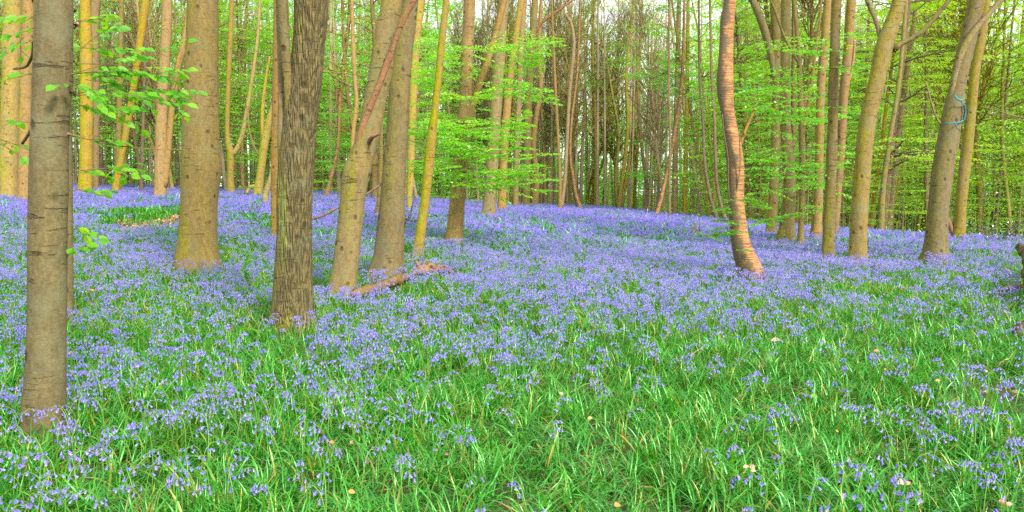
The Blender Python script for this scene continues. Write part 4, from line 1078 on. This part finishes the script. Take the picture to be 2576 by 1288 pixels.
def fdens(x, y):
    z = canopy_z(x, y); vx, vy = project(x, y, z)
    D = bilinear(vx, vy)
    for (a, b, sx, sy, k) in PATCH:
        m = np.exp(-(((vx - a) / sx) ** 2 + ((vy - b) / sy) ** 2) ** 2)
        D = D * (1 - m * (1 - k))
    n1 = fnoise(x, y, 2.2); n2 = fnoise(x + 31, y + 7, .9)
    return np.clip(D * (1 + (.62 * n1 + .3 * n2) * (1.25 - D)), 0, 1), vx, vy
BARE = [(345, 562, 120, 17), (450, 546, 45, 12), (1424, 1190, 30, 22), (2530, 940, 60, 45), (2275, 1215, 38, 20), (2540, 1270, 50, 22), (380, 447, 120, 9), (800, 1052, 5, 5), (1490, 1010, 28, 16)]
def bare(vx, vy):
    m = np.zeros(len(vx))
    for a, b, sx, sy in BARE: m = np.maximum(m, np.exp(-(((vx - a) / sx) ** 2 + ((vy - b) / sy) ** 2) ** 1.5))
    return m
BA = np.array(BASES)
def keep_clear(x, y, extra):
    ok = np.ones(len(x), bool)
    for bx, by, br_ in BA:
        ok &= (x - bx) ** 2 + (y - by) ** 2 > (br_ + extra) ** 2
    return ok
def scatter_pts(d0, d1, rho, seed, mar=.2):
    g = np.random.default_rng(seed)
    half = .637 + mar; A = half * (d1 ** 2 - d0 ** 2); n = int(A * rho)
    y = np.sqrt(g.uniform(d0 ** 2, d1 ** 2, n)); x = g.uniform(-half, half, n) * y
    return x, y, g

# leaves: tufts of arching strap blades
def tuft_mesh(seed, nb_, L0, L1, w, segs=5, spread=.06, lo=35, hi=80, arch=(.5, 1.4)):
    g = np.random.default_rng(seed); mb = MB()
    for k in range(nb_):
        a = g.uniform(0, 2 * PI); L = g.uniform(L0, L1); e = R(g.uniform(lo, hi)); cv = g.uniform(*arch)
        ww = w * g.uniform(.7, 1.3)
        p = np.array([g.normal(0, spread), g.normal(0, spread), 0.]); P = [p]; E = [e]
        for s_ in range(segs):
            p = p + np.array([math.cos(a) * math.cos(e), math.sin(a) * math.cos(e), math.sin(e)]) * L / segs
            e -= cv / segs * (1 + s_ * .35); a += g.normal(0, .07)
            P.append(p.copy()); E.append(e)
        P = np.array(P); S = np.array([-math.sin(a), math.cos(a), 0]) + UPV * g.normal(0, .25)
        wf = np.interp(np.linspace(0, 1, segs + 1), [0, .25, .6, .85, 1], [.55, .9, 1, .6, .04])[:, None] * ww / 2
        U = np.stack([-np.cos(a) * np.sin(E), -np.sin(a) * np.sin(E), np.cos(E)], 1) * wf * .5
        V = np.stack([P - S * wf + U, P, P + S * wf + U], 1).reshape(-1, 3)
        i = np.arange(segs) * 3
        q = np.concatenate([np.stack([i, i + 1, i + 4, i + 3], 1), np.stack([i + 1, i + 2, i + 5, i + 4], 1)])
        mb.add(V, q, tint=float(np.clip(g.normal(.42, .25), 0, 1)))
    return mb
def proto_collection(name, meshes):
    c = bpy.data.collections.new(name)
    for i, me in enumerate(meshes):
        o = bpy.data.objects.new(f'{name}_{i:02d}', me); c.objects.link(o)
    return c
def scatter(name, coll, x, y, z, sc, tilt, g, label=None):
    n = len(x)
    me = bpy.data.meshes.new(name)
    me.vertices.add(n); me.vertices.foreach_set('co', np.stack([x, y, z], 1).astype(np.float32).ravel())
    rot = np.stack([g.normal(0, tilt, n), g.normal(0, tilt, n), g.uniform(0, 6.28, n)], 1)
    a = me.attributes.new('rot', 'FLOAT_VECTOR', 'POINT'); a.data.foreach_set('vector', rot.astype(np.float32).ravel())
    a = me.attributes.new('scl', 'FLOAT', 'POINT'); a.data.foreach_set('value', sc.astype(np.float32))
    a = me.attributes.new('pick', 'INT', 'POINT'); a.data.foreach_set('value', g.integers(0, len(coll.objects), n).astype(np.int32))
    o = link(name, me); tag(o, label, 'flowers' if 'flowers' in name else 'leaves', kind='stuff')
    ng = bpy.data.node_groups.new(name + '_nodes', 'GeometryNodeTree')
    ng.interface.new_socket('Geometry', in_out='INPUT', socket_type='NodeSocketGeometry')
    ng.interface.new_socket('Geometry', in_out='OUTPUT', socket_type='NodeSocketGeometry')
    N = ng.nodes; L = ng.links
    gi = N.new('NodeGroupInput'); go = N.new('NodeGroupOutput')
    m2p = N.new('GeometryNodeMeshToPoints'); ci = N.new('GeometryNodeCollectionInfo'); iop = N.new('GeometryNodeInstanceOnPoints')
    ci.inputs['Collection'].default_value = coll; ci.inputs['Separate Children'].default_value = True; ci.inputs['Reset Children'].default_value = True
    def at_(nm, ty):
        q = N.new('GeometryNodeInputNamedAttribute'); q.data_type = ty; q.inputs[0].default_value = nm
        return q.outputs[0]
    L.new(gi.outputs[0], m2p.inputs[0]); L.new(m2p.outputs[0], iop.inputs['Points']); L.new(ci.outputs[0], iop.inputs['Instance'])
    iop.inputs['Pick Instance'].default_value = True
    L.new(at_('pick', 'INT'), iop.inputs['Instance Index']); L.new(at_('rot', 'FLOAT_VECTOR'), iop.inputs['Rotation']); L.new(at_('scl', 'FLOAT'), iop.inputs['Scale'])
    L.new(iop.outputs[0], go.inputs[0])
    md = o.modifiers.new('scatter', 'NODES'); md.node_group = ng
    return o
near_tufts = proto_collection('tuft_near', [tuft_mesh(300 + i, 18, .15, .31, .0092).mesh('tuft', M['blade']) for i in range(10)] + [tuft_mesh(330 + i, 12, .22, .34, .0095, lo=60, hi=86, arch=(.3, 1.0)).mesh('tuft', M['blade']) for i in range(4)])
mid_tufts = proto_collection('tuft_mid', [tuft_mesh(340 + i, 40, .14, .28, .0105, segs=3, spread=.13).mesh('tuft', M['blade']) for i in range(6)])
far_tufts = proto_collection('tuft_far', [tuft_mesh(360 + i, 46, .16, .30, .024, segs=2, spread=.26, lo=45).mesh('tuft', M['blade']) for i in range(5)])
def plant_layer(name, coll, d0, d1, rho, seed, s0, s1, label):
    x, y, g = scatter_pts(d0, d1, rho, seed)
    vx, vy = project(x, y, canopy_z(x, y)); b = bare(vx, vy)
    ok = keep_clear(x, y, .03) & (g.random(len(x)) > b * .93) & (g.random(len(x)) < .86 + .2 * fnoise(x, y, 1.6))
    x, y = x[ok], y[ok]
    scatter(name, coll, x, y, ground_z(x, y) - .01, g.uniform(s0, s1, len(x)), .16, g, label)
plant_layer('bluebell_leaves', near_tufts, 2.6, 9, 118, 11, .65, 1.05, 'dense arching green strap leaves of bluebells in the near foreground')
plant_layer('bluebell_leaves', mid_tufts, 9, 20, 32, 12, .7, 1.05, 'green bluebell leaves in the middle of the glade')
plant_layer('bluebell_leaves', far_tufts, 20, 80, 8, 13, .85, 1.3, 'green bluebell leaves in the far part of the glade')

# flowers
def bell_mb(mb, o, d, L, r, tint, sides=6):
    """a hanging bell: narrow tube widening to six curled-back tips"""
    d = d / np.linalg.norm(d); X = np.cross(d, [0.3, .9, .1]); X /= np.linalg.norm(X); Y = np.cross(d, X)
    th = np.arange(sides) * 2 * PI / sides
    prof = [(0, .35), (.25, .85), (.7, .95), (1.0, 1.6)]
    V = []
    for t, k in prof:
        V.append(o + d * L * t + r * k * (np.cos(th)[:, None] * X + np.sin(th)[:, None] * Y))
    V = np.concatenate(V)
    # curled tips: every other vertex of the mouth drawn back
    V[3 * sides + np.arange(0, sides, 2)] -= d * L * .12
    i = np.arange(3)[:, None]; j = np.arange(sides)[None]
    a = i * sides + j; b = i * sides + (j + 1) % sides
    q = np.stack([a, b, b + sides, a + sides], -1).reshape(-1, 4)
    mb.add(V, q, tint=np.repeat([tint * .7, tint, min(1, tint + .25)], sides))
def flower(seed, nb_=7, H=.33, sides=6):
    g = np.random.default_rng(seed)
    a = g.uniform(0, 6.28); hd = np.array([math.cos(a), math.sin(a), 0])
    P = catmull([[0, 0, 0], hd * .01 + [0, 0, H * .5], hd * .035 + [0, 0, H * .85], hd * .075 + [0, 0, H * .97], hd * .11 + [0, 0, H * .93]], 10)
    bells = []
    for k in range(nb_):
        t = .66 + .33 * k / (nb_ - 1); p = P[min(9, int(t * 9.99))] + (hd * .012 * (k % 2))
        s_ = np.cross(hd, UPV) * (1 if k % 2 else -1)
        out = p + hd * .010 + s_ * g.uniform(.004, .016) + [0, 0, .002]
        d = np.array([0, 0, -1.]) + hd * g.uniform(.1, .9) + s_ * g.uniform(0, .6)
        L = g.uniform(.017, .024) * (1.05 - .25 * k / nb_)
        bells.append((p, out, d, L, float(np.clip(g.normal(.5, .22), 0, 1))))
    return P, bells
def flower_mesh(seed, nf=1, spread=0., H=.33, sides=6, fat=1.):
    g = np.random.default_rng(seed + 900); st = MB()
    for k in range(nf):
        P, bells = flower(seed * 31 + k, int(g.integers(5, 10)) if nf == 1 else 6, H * g.uniform(.8, 1.12))
        off = np.array([g.normal(0, spread), g.normal(0, spread), 0])
        if nf < 4: tube(st, P + off, np.linspace(.0035, .0018, 10), 3, tint=.4, mi=0)
        for p, out, d, L, tt in bells:
            n0 = len(st.f4)
            bell_mb(st, out + off, d, L * fat, .0048 * fat, tt, sides)
            for q in range(n0, len(st.f4)): st.m4[q][:] = 1
    return st
fl_near = proto_collection('bluebell_near', [flower_mesh(i).mesh('bluebell', [M['stem'], M['bell']]) for i in range(8)])
fl_mid = proto_collection('bluebell_mid', [flower_mesh(40 + i, 3, .10, .33, 4, 1.25).mesh('bluebell', [M['stem'], M['bell']]) for i in range(6)])
fl_far = proto_collection('bluebell_far', [flower_mesh(80 + i, 7, .22, .33, 3, 1.9).mesh('bluebell', [M['stem'], M['bell']]) for i in range(6)])

x, y, g = scatter_pts(2.9, 10.5, 92, 41)
D, vx, vy = fdens(x, y)
ok = keep_clear(x, y, .02) & (g.random(len(x)) < D * 1.05) & (bare(vx, vy) < .5)
x, y, vx, vy = x[ok], y[ok], vx[ok], vy[ok]
z = ground_z(x, y)
# the 300 that show largest are bluebells of their own
inframe = (vx > 10) & (vx < 2566) & (vy < 1330) & (vy > 100)
order = np.argsort(np.where(inframe, np.hypot(x, y), 1e9))[:300]
solo = np.zeros(len(x), bool); solo[order] = True
BELLM = [None] * 4
for i in range(4):
    mb = MB(); bell_mb(mb, np.zeros(3), np.array([0, 0, -1.]), .021, .0048, .2 + .2 * i); BELLM[i] = mb.mesh('bell', M['bell'])
SRC = []
for i in range(8):
    P, bells = flower(i * 31, [6, 7, 8, 6, 9, 7, 5, 8][i], .33 * [1, .9, 1.1, .85, 1.05, .95, 1, .88][i])
    mb = MB(); tube(mb, P, np.linspace(.0036, .0018, 10), 4, tint=.4)
    for p, out, d, L, tt in bells: tube(mb, [p, out], [.0012, .001], 3, tint=.8)
    stm = mb.mesh('stem', M['stem'])
    hd = MB()
    for p, out, d, L, tt in bells: bell_mb(hd, out, d, L, .0048, tt)
    SRC.append((stm, bells, hd))
for k, idx in enumerate(order):
    i = k % 8; stm, bells, hd = SRC[i]
    root = link('bluebell', stm, None, (x[idx], y[idx], z[idx]))
    root.rotation_euler = (g.normal(0, .12), g.normal(0, .12), g.uniform(0, 6.28)); s_ = g.uniform(.85, 1.2); root.scale = (s_,) * 3
    tag(root, 'violet-blue bluebell with drooping bells on an arched stem in the nearest green blades', 'bluebell', 'single bluebells in the near foreground')
    for q, (p, out, d, L, tt) in enumerate(bells):
        c = link('bell', BELLM[(q + k) % 4], root, Vector(out))
        c.rotation_euler = Vector((0, 0, -1)).rotation_difference(Vector(d)).to_euler(); c.scale = (L / .021,) * 3
rest = ~solo
scatter('bluebell_flowers', fl_near, x[rest], y[rest], z[rest], g.uniform(.85, 1.18, rest.sum()), .13, g, 'violet-blue bluebells flowering beyond the nearest ones')
def flower_layer(coll, d0, d1, rho, seed, label):
    x, y, g = scatter_pts(d0, d1, rho, seed)
    D, vx, vy = fdens(x, y)
    ok = keep_clear(x, y, .05) & (g.random(len(x)) < D) & (bare(vx, vy) < .5)
    x, y = x[ok], y[ok]
    scatter('bluebell_flowers', coll, x, y, ground_z(x, y), g.uniform(.85, 1.15, len(x)), .08, g, label)
flower_layer(fl_mid, 10.5, 23, 40, 42, 'violet-blue bluebells flowering in the middle of the glade')
flower_layer(fl_far, 23, 80, 9, 43, 'sheet of violet-blue bluebells running to the trees')

# dry leaves on the bare patches and under the plants
mb = MB(); px_, py_, g = scatter_pts(2.8, 32, 9, 77)
vx, vy = project(px_, py_, canopy_z(px_, py_)); b = bare(vx, vy)
sel = (g.random(len(px_)) < .05 + b * 1.) & keep_clear(px_, py_, 0)
def litter_at(x, y, n_each, s):
    n = len(x) * n_each
    X = np.repeat(x, n_each) + g.normal(0, .12, n); Y = np.repeat(y, n_each) + g.normal(0, .12, n)
    C = np.stack([X, Y, ground_z(X, Y) + g.uniform(.02, .12, n)], 1)
    leaves(mb, C, g.normal(0, 1, (n, 3)) * [1, 1, .4], UPV + g.normal(0, .5, (n, 3)), s * g.uniform(.6, 1.2, n), wide=.7)
litter_at(px_[sel], py_[sel], 4, .06)
bx_, by_, g = scatter_pts(16, 75, 5, 78)
vx, vy = project(bx_, by_, canopy_z(bx_, by_)); sel = bare(vx, vy) > .4
litter_at(bx_[sel], by_[sel], 30, .1)
o = obj('leaf_litter', mb, M['litter'], smooth=False); tag(o, 'pinkish brown dry leaves strewn on the bare patches', 'leaf litter', kind='stuff')
